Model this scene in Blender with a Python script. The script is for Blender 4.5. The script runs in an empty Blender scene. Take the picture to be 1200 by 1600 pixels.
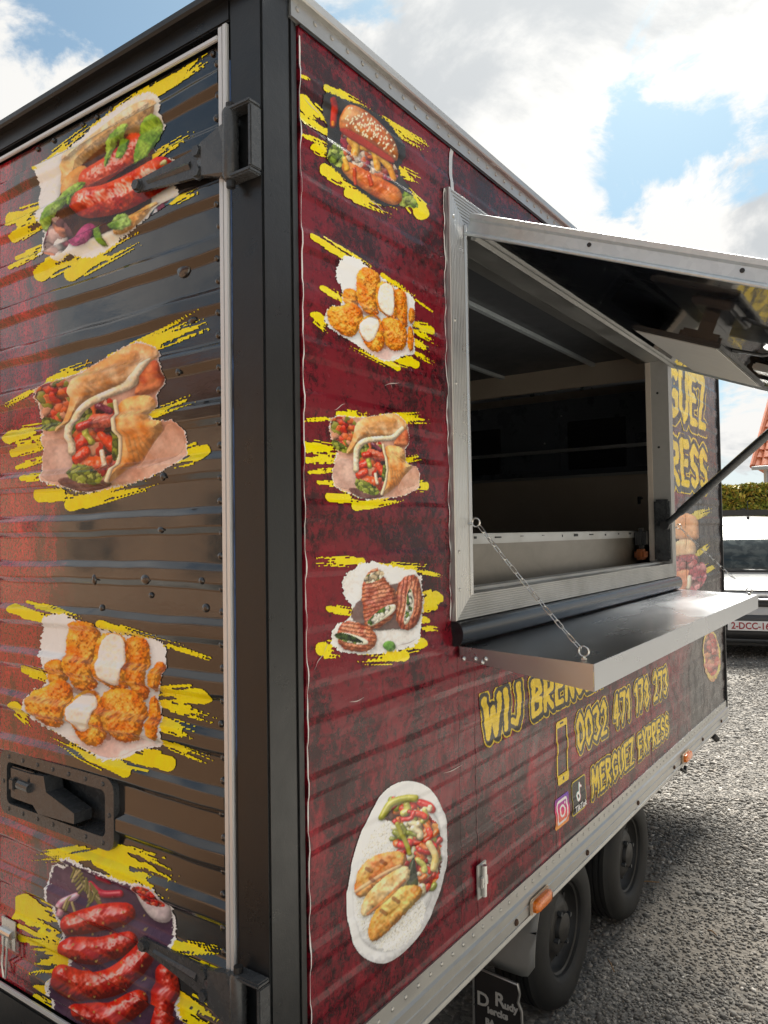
import bpy, bmesh, math, random
import numpy as np
from mathutils import Vector, Matrix
random.seed(7); RNG = np.random.default_rng(7)
S = bpy.context.scene
COL = S.collection

# ------------------------------------------------------------------ camera (solved from the vanishing points)
IMW, IMH = 1200.0, 1600.0
FPX = 1188.785
AX = np.array([0.57563336, 0.01513015, 0.81756793])      # world X in camera axes (right, down, forward)
AY = np.array([-0.81756978, 0.02902615, 0.5750975])
AZ = np.array([-0.01502954, -0.99946414, 0.02907837])
R = np.stack([AX, AY, AZ], 1)
CAM = np.array([-1.16098614, -1.01619569, 1.65])
def wproj(P):
    p = (np.asarray(P, float) - CAM) @ R.T
    return 600 + FPX * p[..., 0] / p[..., 2], 800 + FPX * p[..., 1] / p[..., 2]
def wray(u, v): return R.T @ np.array([u - 600.0, v - 800.0, FPX])
def on_y(u, v, y=0.0): d = wray(u, v); return CAM + d * ((y - CAM[1]) / d[1])
def on_x(u, v, x=0.0): d = wray(u, v); return CAM + d * ((x - CAM[0]) / d[0])
cd = bpy.data.cameras.new('camera'); cam = bpy.data.objects.new('camera', cd); COL.objects.link(cam)
cd.sensor_fit = 'HORIZONTAL'; cd.sensor_width = 36.0; cd.lens = 36.0 * FPX / IMW
cd.clip_start = 0.02; cd.clip_end = 2000.0
r_, d_, f_ = R[0], R[1], R[2]
cam.matrix_world = Matrix(((r_[0], -d_[0], -f_[0], CAM[0]), (r_[1], -d_[1], -f_[1], CAM[1]), (r_[2], -d_[2], -f_[2], CAM[2]), (0, 0, 0, 1)))
S.camera = cam
S.render.resolution_x, S.render.resolution_y = 768, 1024
S.view_settings.view_transform = 'Standard'; S.view_settings.look = 'None'
S.view_settings.gamma = 1.0; S.view_settings.use_curve_mapping = False
S.view_settings.exposure = 2.35

# ------------------------------------------------------------------ node helper
class NT:
    def __init__(s, tree): s.t = tree; s.n = tree.nodes; s.l = tree.links
    def node(s, typ, **kw):
        nd = s.n.new(typ)
        for k, v in kw.items(): setattr(nd, k, v)
        return nd
    def put(s, sock, v):
        if v is None: return
        if isinstance(v, bpy.types.NodeSocket): s.l.new(v, sock)
        elif isinstance(v, (tuple, list)) and sock.type == 'RGBA' and len(v) == 3: sock.default_value = (*v, 1)
        else: sock.default_value = v
    def math(s, op, a, b=None, clamp=False):
        nd = s.node('ShaderNodeMath', operation=op, use_clamp=clamp); s.put(nd.inputs[0], a); s.put(nd.inputs[1], b); return nd.outputs[0]
    def vmath(s, op, a, b=None, out=0):
        nd = s.node('ShaderNodeVectorMath', operation=op); s.put(nd.inputs[0], a); s.put(nd.inputs[1], b); return nd.outputs[out]
    def mapr(s, v, a, b, c=0.0, d=1.0, smooth=True):
        nd = s.node('ShaderNodeMapRange', interpolation_type='SMOOTHSTEP' if smooth else 'LINEAR')
        for i, x in enumerate((v, a, b, c, d)): s.put(nd.inputs[i], x)
        return nd.outputs[0]
    def mix(s, f, a, b, mode='MIX'):
        nd = s.node('ShaderNodeMix', data_type='RGBA', blend_type=mode)
        s.put(nd.inputs[0], f); s.put(nd.inputs[6], a); s.put(nd.inputs[7], b); return nd.outputs[2]
    def noise(s, vec, scale, detail=4.0, rough=0.55, dist=0.0, out=0):
        nd = s.node('ShaderNodeTexNoise'); s.put(nd.inputs['Vector'], vec); nd.inputs['Scale'].default_value = scale
        nd.inputs['Detail'].default_value = detail; nd.inputs['Roughness'].default_value = rough; nd.inputs['Distortion'].default_value = dist
        return nd.outputs[out]
    def voro(s, vec, scale, feature='F1', out='Distance'):
        nd = s.node('ShaderNodeTexVoronoi', feature=feature); s.put(nd.inputs['Vector'], vec); nd.inputs['Scale'].default_value = scale
        return nd.outputs[out]
    def scale(s, vec, v, off=(0, 0, 0)):
        nd = s.node('ShaderNodeMapping'); s.put(nd.inputs[0], vec); nd.inputs['Scale'].default_value = v; nd.inputs['Location'].default_value = off
        return nd.outputs[0]
    def sep(s, vec):
        nd = s.node('ShaderNodeSeparateXYZ'); s.put(nd.inputs[0], vec); return nd.outputs
    def ramp(s, f, stops):
        nd = s.node('ShaderNodeValToRGB'); s.put(nd.inputs[0], f); e = nd.color_ramp.elements
        while len(e) < len(stops): e.new(0.5)
        for el, (p, c) in zip(e, stops): el.position = p; el.color = (*c, 1) if len(c) == 3 else c
        return nd.outputs[0]
    def bump(s, h, strength=0.3, dist=0.01, normal=None):
        nd = s.node('ShaderNodeBump'); nd.inputs['Strength'].default_value = strength; nd.inputs['Distance'].default_value = dist
        s.put(nd.inputs['Height'], h); s.put(nd.inputs['Normal'], normal); return nd.outputs[0]
    def obj(s): return s.node('ShaderNodeTexCoord').outputs['Object']

MATS = {}
def mat(name, fn):
    if name in MATS: return MATS[name]
    m = bpy.data.materials.new(name); m.use_nodes = True
    n = NT(m.node_tree); b = m.node_tree.nodes['Principled BSDF']
    def setp(**kw):
        for k, v in kw.items(): n.put(b.inputs[{'color': 'Base Color', 'rough': 'Roughness', 'metal': 'Metallic', 'spec': 'Specular IOR Level', 'normal': 'Normal', 'coat': 'Coat Weight', 'coatrough': 'Coat Roughness', 'ior': 'IOR', 'trans': 'Transmission Weight', 'emit': 'Emission Color', 'emitstr': 'Emission Strength', 'alpha': 'Alpha', 'sss': 'Subsurface Weight', 'aniso': 'Anisotropic'}[k]], v)
    fn(n, setp); MATS[name] = m; return m

# ------------------------------------------------------------------ daylight: veiled sun ahead of the camera, broken cloud
SEL, SAZ = math.radians(46), math.radians(14)           # ahead of the camera, high, just behind the serving side
SUN = np.array([math.cos(SEL) * math.cos(SAZ), math.cos(SEL) * math.sin(SAZ), math.sin(SEL)])
EL = math.asin(SUN[2]); ROT = math.atan2(SUN[0], SUN[1])
W = bpy.data.worlds.new('World'); S.world = W; W.use_nodes = True
wn = NT(W.node_tree); W.node_tree.nodes.clear()
sky = wn.node('ShaderNodeTexSky', sky_type='NISHITA'); sky.sun_disc = False
sky.sun_elevation = EL; sky.sun_rotation = ROT; sky.air_density = 1.0; sky.dust_density = 1.2; sky.ozone_density = 1.5
D = wn.node('ShaderNodeTexCoord').outputs['Generated']
dz = wn.sep(D)[2]
inv = wn.math('DIVIDE', 1.0, wn.math('ADD', wn.math('MAXIMUM', dz, 0.0), 0.32))
P = wn.vmath('MULTIPLY', D, None); pn = P.node; cx = wn.node('ShaderNodeCombineXYZ'); wn.put(cx.inputs[0], inv); wn.put(cx.inputs[1], inv); wn.put(cx.inputs[2], inv); wn.l.new(cx.outputs[0], pn.inputs[1])
P2 = wn.scale(P, (1, 1, 1), (3.1, 0.7, 0.0))
n1 = wn.noise(P2, 3.6, 11.0, 0.63, 0.4)
def lobe(u, v, deg, w):
    d = wray(u, v); d = d / np.linalg.norm(d)
    k = wn.vmath('DOT_PRODUCT', D, tuple(d), out=1)
    return wn.mapr(k, math.cos(math.radians(deg)), 1.0, 0.0, w)
def lobes(L):
    s = None
    for q in L:
        k = lobe(*q); s = k if s is None else wn.math('ADD', s, k)
    return s
bias = lobes(((850, 240, 22, 0.20), (620, 40, 18, 0.20), (1150, 150, 12, -0.11), (1110, 270, 9, -0.13), (1020, 190, 6, -0.12), (170, 50, 17, -0.34), (10, 150, 11, 0.50), (310, 0, 7, 0.12), (1190, 420, 10, 0.12), (1180, 20, 7, 0.12)))
dens = wn.math('ADD', wn.math('ADD', wn.math('MULTIPLY', wn.math('SUBTRACT', n1, 0.5), 1.9), 0.52), bias)
mask = wn.mapr(dens, 0.38, 0.58)
n2 = wn.math('ADD', wn.math('MULTIPLY', wn.math('SUBTRACT', wn.noise(P2, 2.6, 8.0, 0.6, 0.3), 0.5), 1.7), 0.5)
sunk = wn.math('MAXIMUM', wn.vmath('DOT_PRODUCT', D, tuple(SUN), out=1), 0.0)
glow = wn.math('ADD', wn.math('MULTIPLY', wn.math('POWER', sunk, 20.0), 0.30), wn.math('MULTIPLY', wn.math('POWER', sunk, 4.0), 0.12))
thick = wn.mapr(wn.math('ADD', n2, lobes(((650, 90, 17, 0.13), (900, 250, 14, -0.12), (1150, 300, 14, -0.10), (20, 180, 10, -0.2)))), 0.42, 0.70)
ccol = wn.mix(thick, (1.82, 1.80, 1.75), (1.14, 1.19, 1.23))
gl = wn.node('ShaderNodeCombineXYZ'); g1 = wn.math('ADD', glow, 1.0)
for i, k in enumerate((1.0, 0.97, 0.90)): wn.put(gl.inputs[i], wn.math('ADD', wn.math('MULTIPLY', glow, k), 1.0))
ccol = wn.vmath('MULTIPLY', ccol, gl.outputs[0])
skyc = wn.mix(0.30, wn.mix(1.0, sky.outputs[0], (0.155, 0.205, 0.21), 'MULTIPLY'), (1.0, 1.36, 1.66))
skyc = wn.mix(wn.mapr(dz, 0.0, 0.24, 0.9, 0.0), skyc, (1.72, 1.80, 1.84))
fin = wn.mix(mask, skyc, ccol)
bg = wn.node('ShaderNodeBackground'); wn.put(bg.inputs[0], fin); bg.inputs[1].default_value = 0.1
wo = wn.node('ShaderNodeOutputWorld'); wn.l.new(bg.outputs[0], wo.inputs[0])
sl = bpy.data.lights.new('sun', 'SUN'); sl.energy = 2.7; sl.angle = math.radians(32); sl.color = (1.0, 0.95, 0.86)
so = bpy.data.objects.new('sun', sl); COL.objects.link(so)
so.rotation_euler = Vector((-SUN[0], -SUN[1], -SUN[2])).to_track_quat('-Z', 'Y').to_euler(); so.location = (0, 0, 20)

# ------------------------------------------------------------------ mesh helpers
def link(name, me, m=None, parent=None, smooth=False):
    o = bpy.data.objects.new(name, me); COL.objects.link(o)
    if m is not None and not me.materials: me.materials.append(m)
    if smooth:
        me.polygons.foreach_set('use_smooth', np.ones(len(me.polygons), bool)); me.update()
    if parent is not None: o.parent = parent
    return o
def raw(name, v, f, m=None, parent=None, smooth=False):
    me = bpy.data.meshes.new(name); me.from_pydata([tuple(map(float, p)) for p in v], [], f); me.update()
    return link(name, me, m, parent, smooth)
def auto(o, deg=35):
    me = o.data; me.polygons.foreach_set('use_smooth', np.ones(len(me.polygons), bool))
    try: me.set_sharp_from_angle(angle=math.radians(deg))
    except Exception: pass
    return o
def tag(o, label, cat=None, group=None, kind=None):
    o['label'] = label
    if cat: o['category'] = cat
    if group: o['group'] = group
    if kind: o['kind'] = kind
    return o
def empty(name, loc=(0, 0, 0)):
    o = bpy.data.objects.new(name, None); COL.objects.link(o); o.location = loc; o.empty_display_size = 0.1; return o
class MB:
    """collects shapes that belong to ONE piece"""
    def __init__(s): s.v = []; s.f = []
    def add(s, v, f):
        k = len(s.v); s.v += [tuple(map(float, p)) for p in v]; s.f += [[i + k for i in q] for q in f]; return s
    def box(s, a, b, bev=0.0):
        bm = bmesh.new(); bmesh.ops.create_cube(bm, size=1.0)
        for q in bm.verts: q.co = Vector([(a[i] + b[i]) / 2 + q.co[i] * abs(b[i] - a[i]) for i in range(3)])
        if bev: bmesh.ops.bevel(bm, geom=bm.edges[:], offset=bev, segments=2, affect='EDGES')
        bm.verts.ensure_lookup_table(); bm.verts.index_update()
        s.add([q.co[:] for q in bm.verts], [[q.index for q in f.verts] for f in bm.faces]); bm.free(); return s
    def tube(s, pts, r, n=10, caps=True, closed=False):
        pts = [Vector(p) for p in pts]; N = len(pts); rs = r if isinstance(r, (list, tuple)) else [r] * N
        up = None; V = []; F = []
        for i, p in enumerate(pts):
            if closed: t = (pts[(i + 1) % N] - pts[i - 1]).normalized()
            else: t = (pts[min(i + 1, N - 1)] - pts[max(i - 1, 0)]).normalized()
            if up is None: up = Vector((0, 0, 1)) if abs(t.z) < 0.9 else Vector((1, 0, 0))
            a = t.cross(up).normalized(); up = a.cross(t).normalized()
            for k in range(n):
                an = 2 * math.pi * k / n; V.append(p + a * math.cos(an) * rs[i] + up * math.sin(an) * rs[i])
        m = N if closed else N - 1
        for i in range(m):
            j = (i + 1) % N
            for k in range(n): F.append([i * n + k, i * n + (k + 1) % n, j * n + (k + 1) % n, j * n + k])
        if caps and not closed: F.append(list(range(n))[::-1]); F.append([(N - 1) * n + k for k in range(n)])
        return s.add(V, F)
    def extr(s, prof, axis, a, b):
        """closed 2D profile extruded along an axis from a to b; profile gives the two other axes in order"""
        def P3(p, t): return {'x': (t, p[0], p[1]), 'y': (p[0], t, p[1]), 'z': (p[0], p[1], t)}[axis]
        n = len(prof); V = [P3(p, a) for p in prof] + [P3(p, b) for p in prof]
        F = [[i, (i + 1) % n, n + (i + 1) % n, n + i] for i in range(n)] + [list(range(n))[::-1], list(range(n, 2 * n))]
        return s.add(V, F)
    def lathe(s, prof, c, axis='y', n=48):
        """prof: (radius, offset along the axis); closed ring of revolution"""
        V = []; F = []; m = len(prof)
        for k in range(n):
            an = 2 * math.pi * k / n; ca, sa = math.cos(an), math.sin(an)
            for r, t in prof:
                V.append({'y': (c[0] + r * ca, c[1] + t, c[2] + r * sa), 'x': (c[0] + t, c[1] + r * ca, c[2] + r * sa), 'z': (c[0] + r * ca, c[1] + r * sa, c[2] + t)}[axis])
        for k in range(n):
            for i in range(m - 1): F.append([k * m + i, k * m + i + 1, ((k + 1) % n) * m + i + 1, ((k + 1) % n) * m + i])
        return s.add(V, F)
    def build(s, name, m=None, parent=None, smooth=False, fix=True, sharp=35):
        me = bpy.data.meshes.new(name); me.from_pydata(s.v, [], s.f); me.update()
        if fix:
            bm = bmesh.new(); bm.from_mesh(me); bmesh.ops.recalc_face_normals(bm, faces=bm.faces[:]); bm.to_mesh(me); bm.free()
        o = link(name, me, m, parent)
        if smooth: auto(o, sharp)
        return o
def clone(src, loc, parent, name=None, rot=None):
    o = src.copy(); COL.objects.link(o); o.parent = parent; o.location = loc
    if rot is not None: o.rotation_euler = rot
    return o
def text_mesh(name, body, size, m, parent, loc, rot, bold=0.0, depth=0.0008, align='LEFT', sx=1.0):
    cu = bpy.data.curves.new(name, 'FONT'); cu.body = body; cu.size = size; cu.offset = bold; cu.extrude = depth; cu.align_x = align; cu.resolution_u = 3
    t = bpy.data.objects.new(name + '_curve', cu); COL.objects.link(t)
    dg = bpy.context.evaluated_depsgraph_get(); me = bpy.data.meshes.new_from_object(t.evaluated_get(dg))
    bpy.data.objects.remove(t); bpy.data.curves.remove(cu)
    me.name = name; me.materials.clear()
    o = link(name, me, m, parent); o.location = loc; o.rotation_euler = rot; o.scale = (sx, 1, 1); return o

# ------------------------------------------------------------------ materials
def wallcoat(n, setp, col, rough=0.16, wave=0.35, coat=0.5, spec=0.55):
    o = n.obj()
    h = n.math('ADD', n.math('MULTIPLY', n.noise(n.scale(o, (3, 3, 9)), 4.0, 4.0, 0.5), 0.8), n.math('MULTIPLY', n.noise(o, 160.0, 2.0), 0.05))
    nb = n.bump(h, wave, 0.012)
    rr = n.mapr(n.noise(o, 14.0, 5.0), 0.3, 0.75, rough * 0.7, rough * 1.7)
    setp(color=col, rough=rr, normal=nb, coat=coat, coatrough=0.06, spec=spec)
def m_rear(n, setp):
    o = n.obj(); y = n.sep(o)[1]; z = n.sep(o)[2]
    v = n.scale(o, (1, 1.0, 0.36))
    big = n.noise(v, 4.2, 8.0, 0.7, 0.5)
    side = n.mapr(y, 0.40, 0.98, -0.16, 0.24)
    side = n.math('SUBTRACT', side, n.mapr(n.math('ABSOLUTE', n.math('SUBTRACT', z, 1.25)), 0.0, 0.9, 0.0, 0.06))
    m1 = n.mapr(n.math('ADD', big, side), 0.50, 0.72)
    fine = n.noise(o, 120.0, 6.0, 0.75)
    m1 = n.math('MULTIPLY', m1, n.mapr(fine, 0.38, 0.58, 0.10, 1.0))
    fl = n.noise(n.scale(o, (1, 16, 3.2)), 2.6, 7.0, 0.72, 1.2)
    m2 = n.mapr(n.math('ADD', fl, n.math('MULTIPLY', side, 0.25)), 0.665, 0.70)
    c = n.mix(m1, (0.012, 0.011, 0.011), (0.40, 0.008, 0.022))
    c = n.mix(n.math('MULTIPLY', m1, n.mapr(n.noise(v, 9.0, 6.0, 0.7), 0.52, 0.7)), c, (0.74, 0.014, 0.032))
    c = n.mix(n.math('MULTIPLY', m2, 0.8), c, (0.36, 0.03, 0.035))
    wallcoat(n, setp, c, 0.13, 0.06, 0.55, 0.6)
def m_side(n, setp):
    o = n.obj(); x = n.sep(o)[0]; z = n.sep(o)[2]
    mot = n.noise(o, 46.0, 10.0, 0.80, 0.4); fin = n.noise(o, 210.0, 5.0, 0.75)
    big = n.noise(o, 3.4, 6.0, 0.6, 0.8)
    blk = n.mapr(n.math('ADD', n.math('ADD', n.math('MULTIPLY', mot, 0.75), n.math('MULTIPLY', fin, 0.22)), n.math('MULTIPLY', big, 0.62)), 0.735, 0.86)
    c = n.mix(n.math('MULTIPLY', blk, 0.90), (0.180, 0.007, 0.017), (0.012, 0.003, 0.005))
    red = n.mapr(n.noise(n.scale(o, (1, 1, 0.55), (0.3, 0, 1.7)), 5.0, 9.0, 0.74, 0.5), 0.52, 0.66)
    c = n.mix(n.math('MULTIPLY', n.math('MULTIPLY', red, n.mapr(fin, 0.35, 0.6, 0.35, 1.0)), n.mapr(z, 1.0, 1.45, 0.85, 0.22)), c, (0.42, 0.010, 0.026))
    crk = n.mapr(n.math('ABSOLUTE', n.math('SUBTRACT', n.noise(n.scale(o, (2.2, 1, 0.5), (5, 0, 2)), 2.4, 8.0, 0.7, 0.3), 0.5)), 0.0, 0.012, 0.8, 0.0)
    c = n.mix(n.math('MULTIPLY', crk, n.mapr(z, 1.0, 1.5, 1.0, 0.3)), c, (0.012, 0.004, 0.005))
    fl = n.noise(n.scale(o, (14, 1, 3.0)), 2.2, 8.0, 0.75, 1.0)
    c = n.mix(n.math('MULTIPLY', n.mapr(fl, 0.66, 0.70), 0.55), c, (0.42, 0.03, 0.04))
    # grey sky reflection at the far end, painted into the wrap colour
    far = n.mapr(n.math('ADD', x, n.math('MULTIPLY', n.math('SUBTRACT', big, 0.5), 1.2)), 2.55, 3.15)
    c = n.mix(far, c, n.mix(blk, (0.06, 0.045, 0.045), (0.025, 0.022, 0.024)))
    wallcoat(n, setp, c, 0.22, 0.12, 0.05, 0.24)
def m_decal(n, setp):
    at = n.node('ShaderNodeAttribute', attribute_name='Col')
    wallcoat(n, setp, at.outputs['Color'], 0.20, 0.10, 0.05, 0.26)
VREAR = mat('rear_wrap', m_rear); VSIDE = mat('side_wrap', m_side); VDEC = mat('printed_vinyl', m_decal)
def m_alu(rough=0.34, c0=(0.40, 0.40, 0.385), c1=(0.46, 0.455, 0.44), st=(1, 1, 1)):
    def f(n, setp):
        o = n.obj(); s = n.scale(o, st); a = n.noise(s, 60.0, 6.0, 0.6); b = n.noise(o, 5.0, 6.0, 0.65)
        c = n.mix(a, c0, c1); c = n.mix(n.mapr(b, 0.55, 0.75, 0.0, 0.22), c, (0.30, 0.28, 0.25))
        setp(color=c, metal=0.85, rough=n.mapr(b, 0.3, 0.7, rough * 0.8, rough * 1.4), normal=n.bump(a, 0.06, 0.004))
    return f
ALX = mat('aluminium_along', m_alu(0.36, st=(0.04, 1, 1))); ALZ = mat('aluminium_upright', m_alu(0.30, (0.48, 0.48, 0.465), (0.54, 0.535, 0.52), st=(1, 1, 0.04)))
ALP = mat('aluminium_plain', m_alu(0.3)); WHT = mat('white_trim', lambda n, setp: setp(color=n.mix(n.mapr(n.noise(n.scale(n.obj(), (1, 1, .25)), 18.0, 6.0, .7), .5, .72), (.60, .61, .61), (.55, .56, .57)), rough=.34, metal=.35))
def m_steel(n, setp):
    o = n.obj(); a = n.noise(n.scale(o, (0.03, 1.0, 1.0)), 90.0, 3.0); b = n.noise(n.scale(o, (1, 2.5, 2.5)), 1.6, 3.0, 0.5, 1.2)
    setp(color=n.mix(b, (0.43, 0.45, 0.475), (0.50, 0.52, 0.55)), metal=1.0, rough=n.math('ADD', n.mapr(b, 0.30, 0.70, 0.22, 0.32), n.math('MULTIPLY', a, 0.04)))
STEEL = mat('stainless_steel', m_steel)
def m_isteel(n, setp):
    o = n.obj(); b = n.noise(o, 4.0, 7.0, 0.7, 1.0)
    setp(color=n.mix(b, (0.44, 0.355, 0.27), (0.60, 0.50, 0.40)), metal=0.55, rough=n.mapr(b, 0.3, 0.7, 0.32, 0.5))
ISTEEL = mat('kitchen_steel', m_isteel)
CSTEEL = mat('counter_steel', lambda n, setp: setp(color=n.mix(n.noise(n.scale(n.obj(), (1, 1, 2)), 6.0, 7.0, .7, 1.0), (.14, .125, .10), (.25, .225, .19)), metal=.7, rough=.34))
def m_galv(n, setp):
    o = n.obj(); c = n.voro(o, 70.0, out='Color'); g = n.sep(c)[0]; b = n.noise(o, 7.0, 6.0, 0.7)
    setp(color=n.mix(g, (0.50, 0.55, 0.58), (0.56, 0.61, 0.64)), metal=0.5, rough=n.mapr(b, 0.3, 0.7, 0.30, 0.5), normal=n.bump(b, 0.05, 0.004))
GALV = mat('galvanised_steel', m_galv)
def plain(col, rough=0.5, metal=0.0, var=0.25, sc=20.0, bump=0.05, coat=0.0):
    def f(n, setp):
        o = n.obj(); a = n.noise(o, sc, 6.0, 0.65)
        c = n.mix(a, tuple(x * (1 - var) for x in col), tuple(min(1, x * (1 + var)) for x in col))
        setp(color=c, rough=n.mapr(a, 0.3, 0.7, rough * 0.85, min(1, rough * 1.15)), metal=metal, normal=n.bump(a, bump, 0.005), coat=coat)
    return f
def m_post(n, setp):
    o = n.obj(); a = n.noise(o, 260.0, 2.0); b = n.noise(o, 9.0, 6.0, 0.7)
    sc_ = n.mapr(n.noise(n.scale(o, (9, 9, 1.3)), 7.0, 9.0, 0.8, 0.6), 0.70, 0.73); dust = n.mapr(n.noise(o, 3.0, 8.0, 0.75), 0.5, 0.8, 0.0, 0.5)
    setp(color=n.mix(n.math('MULTIPLY', sc_, 0.7), n.mix(dust, n.mix(b, (0.006, 0.0075, 0.009), (0.012, 0.0135, 0.015)), (0.030, 0.028, 0.025)), (0.12, 0.12, 0.12)), rough=n.mapr(b, 0.3, 0.7, 0.26, 0.40), normal=n.bump(n.math('ADD', n.math('MULTIPLY', a, 0.15), b), 0.18, 0.006), spec=0.45)
POST = mat('charcoal_paint', m_post)
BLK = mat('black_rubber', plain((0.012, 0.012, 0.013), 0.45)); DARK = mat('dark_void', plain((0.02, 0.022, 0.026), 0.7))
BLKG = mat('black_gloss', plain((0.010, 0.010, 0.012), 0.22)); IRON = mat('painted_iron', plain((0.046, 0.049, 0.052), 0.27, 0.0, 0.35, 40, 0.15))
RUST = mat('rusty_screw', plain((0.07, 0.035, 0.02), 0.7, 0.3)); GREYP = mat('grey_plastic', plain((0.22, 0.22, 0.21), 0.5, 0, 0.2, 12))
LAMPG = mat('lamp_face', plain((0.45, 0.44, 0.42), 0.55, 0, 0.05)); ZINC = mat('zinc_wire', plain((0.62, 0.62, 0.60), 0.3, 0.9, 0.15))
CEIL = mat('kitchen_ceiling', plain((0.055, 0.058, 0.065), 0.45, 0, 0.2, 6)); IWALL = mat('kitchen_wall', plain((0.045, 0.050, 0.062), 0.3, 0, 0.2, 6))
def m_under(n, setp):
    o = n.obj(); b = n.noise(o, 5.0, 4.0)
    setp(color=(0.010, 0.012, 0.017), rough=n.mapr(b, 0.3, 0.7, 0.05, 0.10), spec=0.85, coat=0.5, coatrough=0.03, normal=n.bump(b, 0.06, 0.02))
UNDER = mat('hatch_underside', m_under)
def m_amber(n, setp):
    o = n.obj(); w = n.voro(o, 140.0)
    setp(color=n.mix(w, (0.85, 0.22, 0.01), (0.60, 0.13, 0.005)), rough=0.18, coat=0.6, sss=0.1, normal=n.bump(w, 0.3, 0.003))
AMBER = mat('amber_lens', m_amber)
def m_tyre(n, setp):
    o = n.obj(); a = n.noise(o, 30.0, 6.0, 0.7); d = n.noise(o, 6.0, 4.0)
    setp(color=n.mix(n.mapr(d, 0.4, 0.7, 0.0, 0.6), (0.008, 0.008, 0.008), (0.022, 0.021, 0.019)), rough=0.7, normal=n.bump(a, 0.2, 0.004))
TYRE = mat('tyre_rubber', m_tyre)
RIM = mat('dusty_rim', plain((0.020, 0.019, 0.018), 0.5, 0.2, 0.5, 18, 0.15))

# ------------------------------------------------------------------ the trailer
LEN, WID = 3.93, 2.00
XR = -0.11                 # rear frame plane
XD = -0.100                # door skin plane
PITCH = 0.1115
def beads(z0, z1, top, depth):
    """break points (z, outward) of the pressed horizontal beads between z0 and z1"""
    k0 = math.floor((z0 - top) / PITCH) - 1; k1 = math.ceil((z1 - top) / PITCH) + 1; pts = []
    for k in range(k0, k1 + 1):
        t = top + k * PITCH
        pts += [(t - 0.0580, 0.0), (t - 0.0555, 0.0), (t - 0.0525, depth * .10), (t - 0.0425, depth * .90), (t - 0.0395, depth), (t - 0.0370, depth), (t - 0.0175, depth), (t - 0.0150, depth), (t - 0.0120, depth * .90), (t - 0.0030, depth * .10), (t, 0.0), (t + 0.0025, 0.0)]
    pts.sort(); zs = np.array([p[0] for p in pts]); ds = np.array([p[1] for p in pts])
    out = [(z0, float(np.interp(z0, zs, ds)))] + [p for p in pts if z0 < p[0] < z1] + [(z1, float(np.interp(z1, zs, ds)))]
    return out
DT, DD = float(on_x(344, 792, XD)[2]), 0.0125      # door bead phase and depth
ST, SD = 2.285, 0.0030
def bead_out(z, top, depth):
    pts = beads(0.3, 3.0, top, depth); return np.interp(z, [p[0] for p in pts], [p[1] for p in pts])
def _h(k, s): return math.sin(k * 127.1 + s * 311.7) * 43758.5453 % 1.0
def wob(a, z, top, amp):
    """how far the pressed beads wander: shift in z and strength along the wall"""
    a = np.asarray(a, float); k = np.round((np.asarray(z, float) - top + 0.02) / PITCH); p = k * 1.7
    dz_ = amp * (np.sin(a * 7.3 + p) + 0.6 * np.sin(a * 17.9 + p * 2.3) + 0.35 * np.sin(a * 41.0 + p * 4.1))
    return dz_, 1.0 + 0.22 * np.sin(a * 5.1 + p * 3.3) * np.sin(a * 11.7 + p)
WD, WS = 0.0017, 0.0013
def rib_piece(name, axis, a, b, z0, z1, top, depth, base, m, parent):
    """one pressed piece: profile in z run along y (door, faces -x) or x (side wall, faces -y), with folded back edges"""
    bp = beads(z0, z1, top, depth); v = []; f = []; n = len(bp); L = max(2, int(abs(b - a) / 0.03) + 1); ts = np.linspace(a, b, L)
    zs = np.array([p[0] for p in bp]); ds = np.array([p[1] for p in bp]); mid = np.ones(n); mid[0] = mid[-1] = 0
    for t in ts:
        dz_, m_ = wob(t, zs, top, WD if axis == 'y' else WS); zz_ = zs + dz_ * mid; dd = ds * (mid * (m_ - 1) + 1)
        zz_ = np.clip(zz_, z0, z1)
        v += [((base - d, t, z) if axis == 'y' else (t, base - d, z)) for z, d in zip(zz_, dd)]
    for q in range(L - 1):
        for i in range(n - 1):
            A0, B0 = q * n + i, (q + 1) * n + i
            f.append([A0, A0 + 1, B0 + 1, B0] if axis == 'y' else [A0, B0, B0 + 1, A0 + 1])
    k = len(v); e = (L - 1) * n
    v += [((base + 0.012, t, z) if axis == 'y' else (t, base + 0.012, z)) for t in (a, b) for z in (z0, z1)]
    f += [[i * n for i in range(L)] + [k + 2, k], [i * n + n - 1 for i in range(L)][::-1] + [k + 1, k + 3], list(range(n)) + [k + 1, k], list(range(e, e + n)) + [k + 3, k + 2]]
    o = raw(name, v, f, m, parent); auto(o, 75); return o

trailer = empty('food_trailer')
tag(trailer, 'dark red food trailer covered in food pictures, serving hatch propped open over a steel shelf', 'food trailer')
# --- shell: roof, floor, far walls (the kitchen shows through the hatch)
MB().box((-0.02, 0.0, 2.700), (LEN, WID, 2.745), 0.006).build('roof', mat('roof_grey', plain((0.5, 0.5, 0.48), 0.5)), trailer)
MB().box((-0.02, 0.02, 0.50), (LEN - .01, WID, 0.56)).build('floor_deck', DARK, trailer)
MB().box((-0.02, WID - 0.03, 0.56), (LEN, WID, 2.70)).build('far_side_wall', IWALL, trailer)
endw = MB().box((LEN - 0.03, 0.014, 0.472), (LEN, WID - 0.03, 2.70)).build('end_wall', VSIDE, trailer)
MB().box((LEN - 0.012, -0.012, 0.472), (LEN + 0.012, 0.02, 2.745), 0.004).build('end_corner_trim', BLK, endw)
raw('lining', [(LEN - 0.034, 0.03, 0.56), (LEN - 0.034, 1.96, 0.56), (LEN - 0.034, 1.96, 2.69), (LEN - 0.034, 0.03, 2.69)], [[0, 3, 2, 1]], IWALL, endw)
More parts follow.
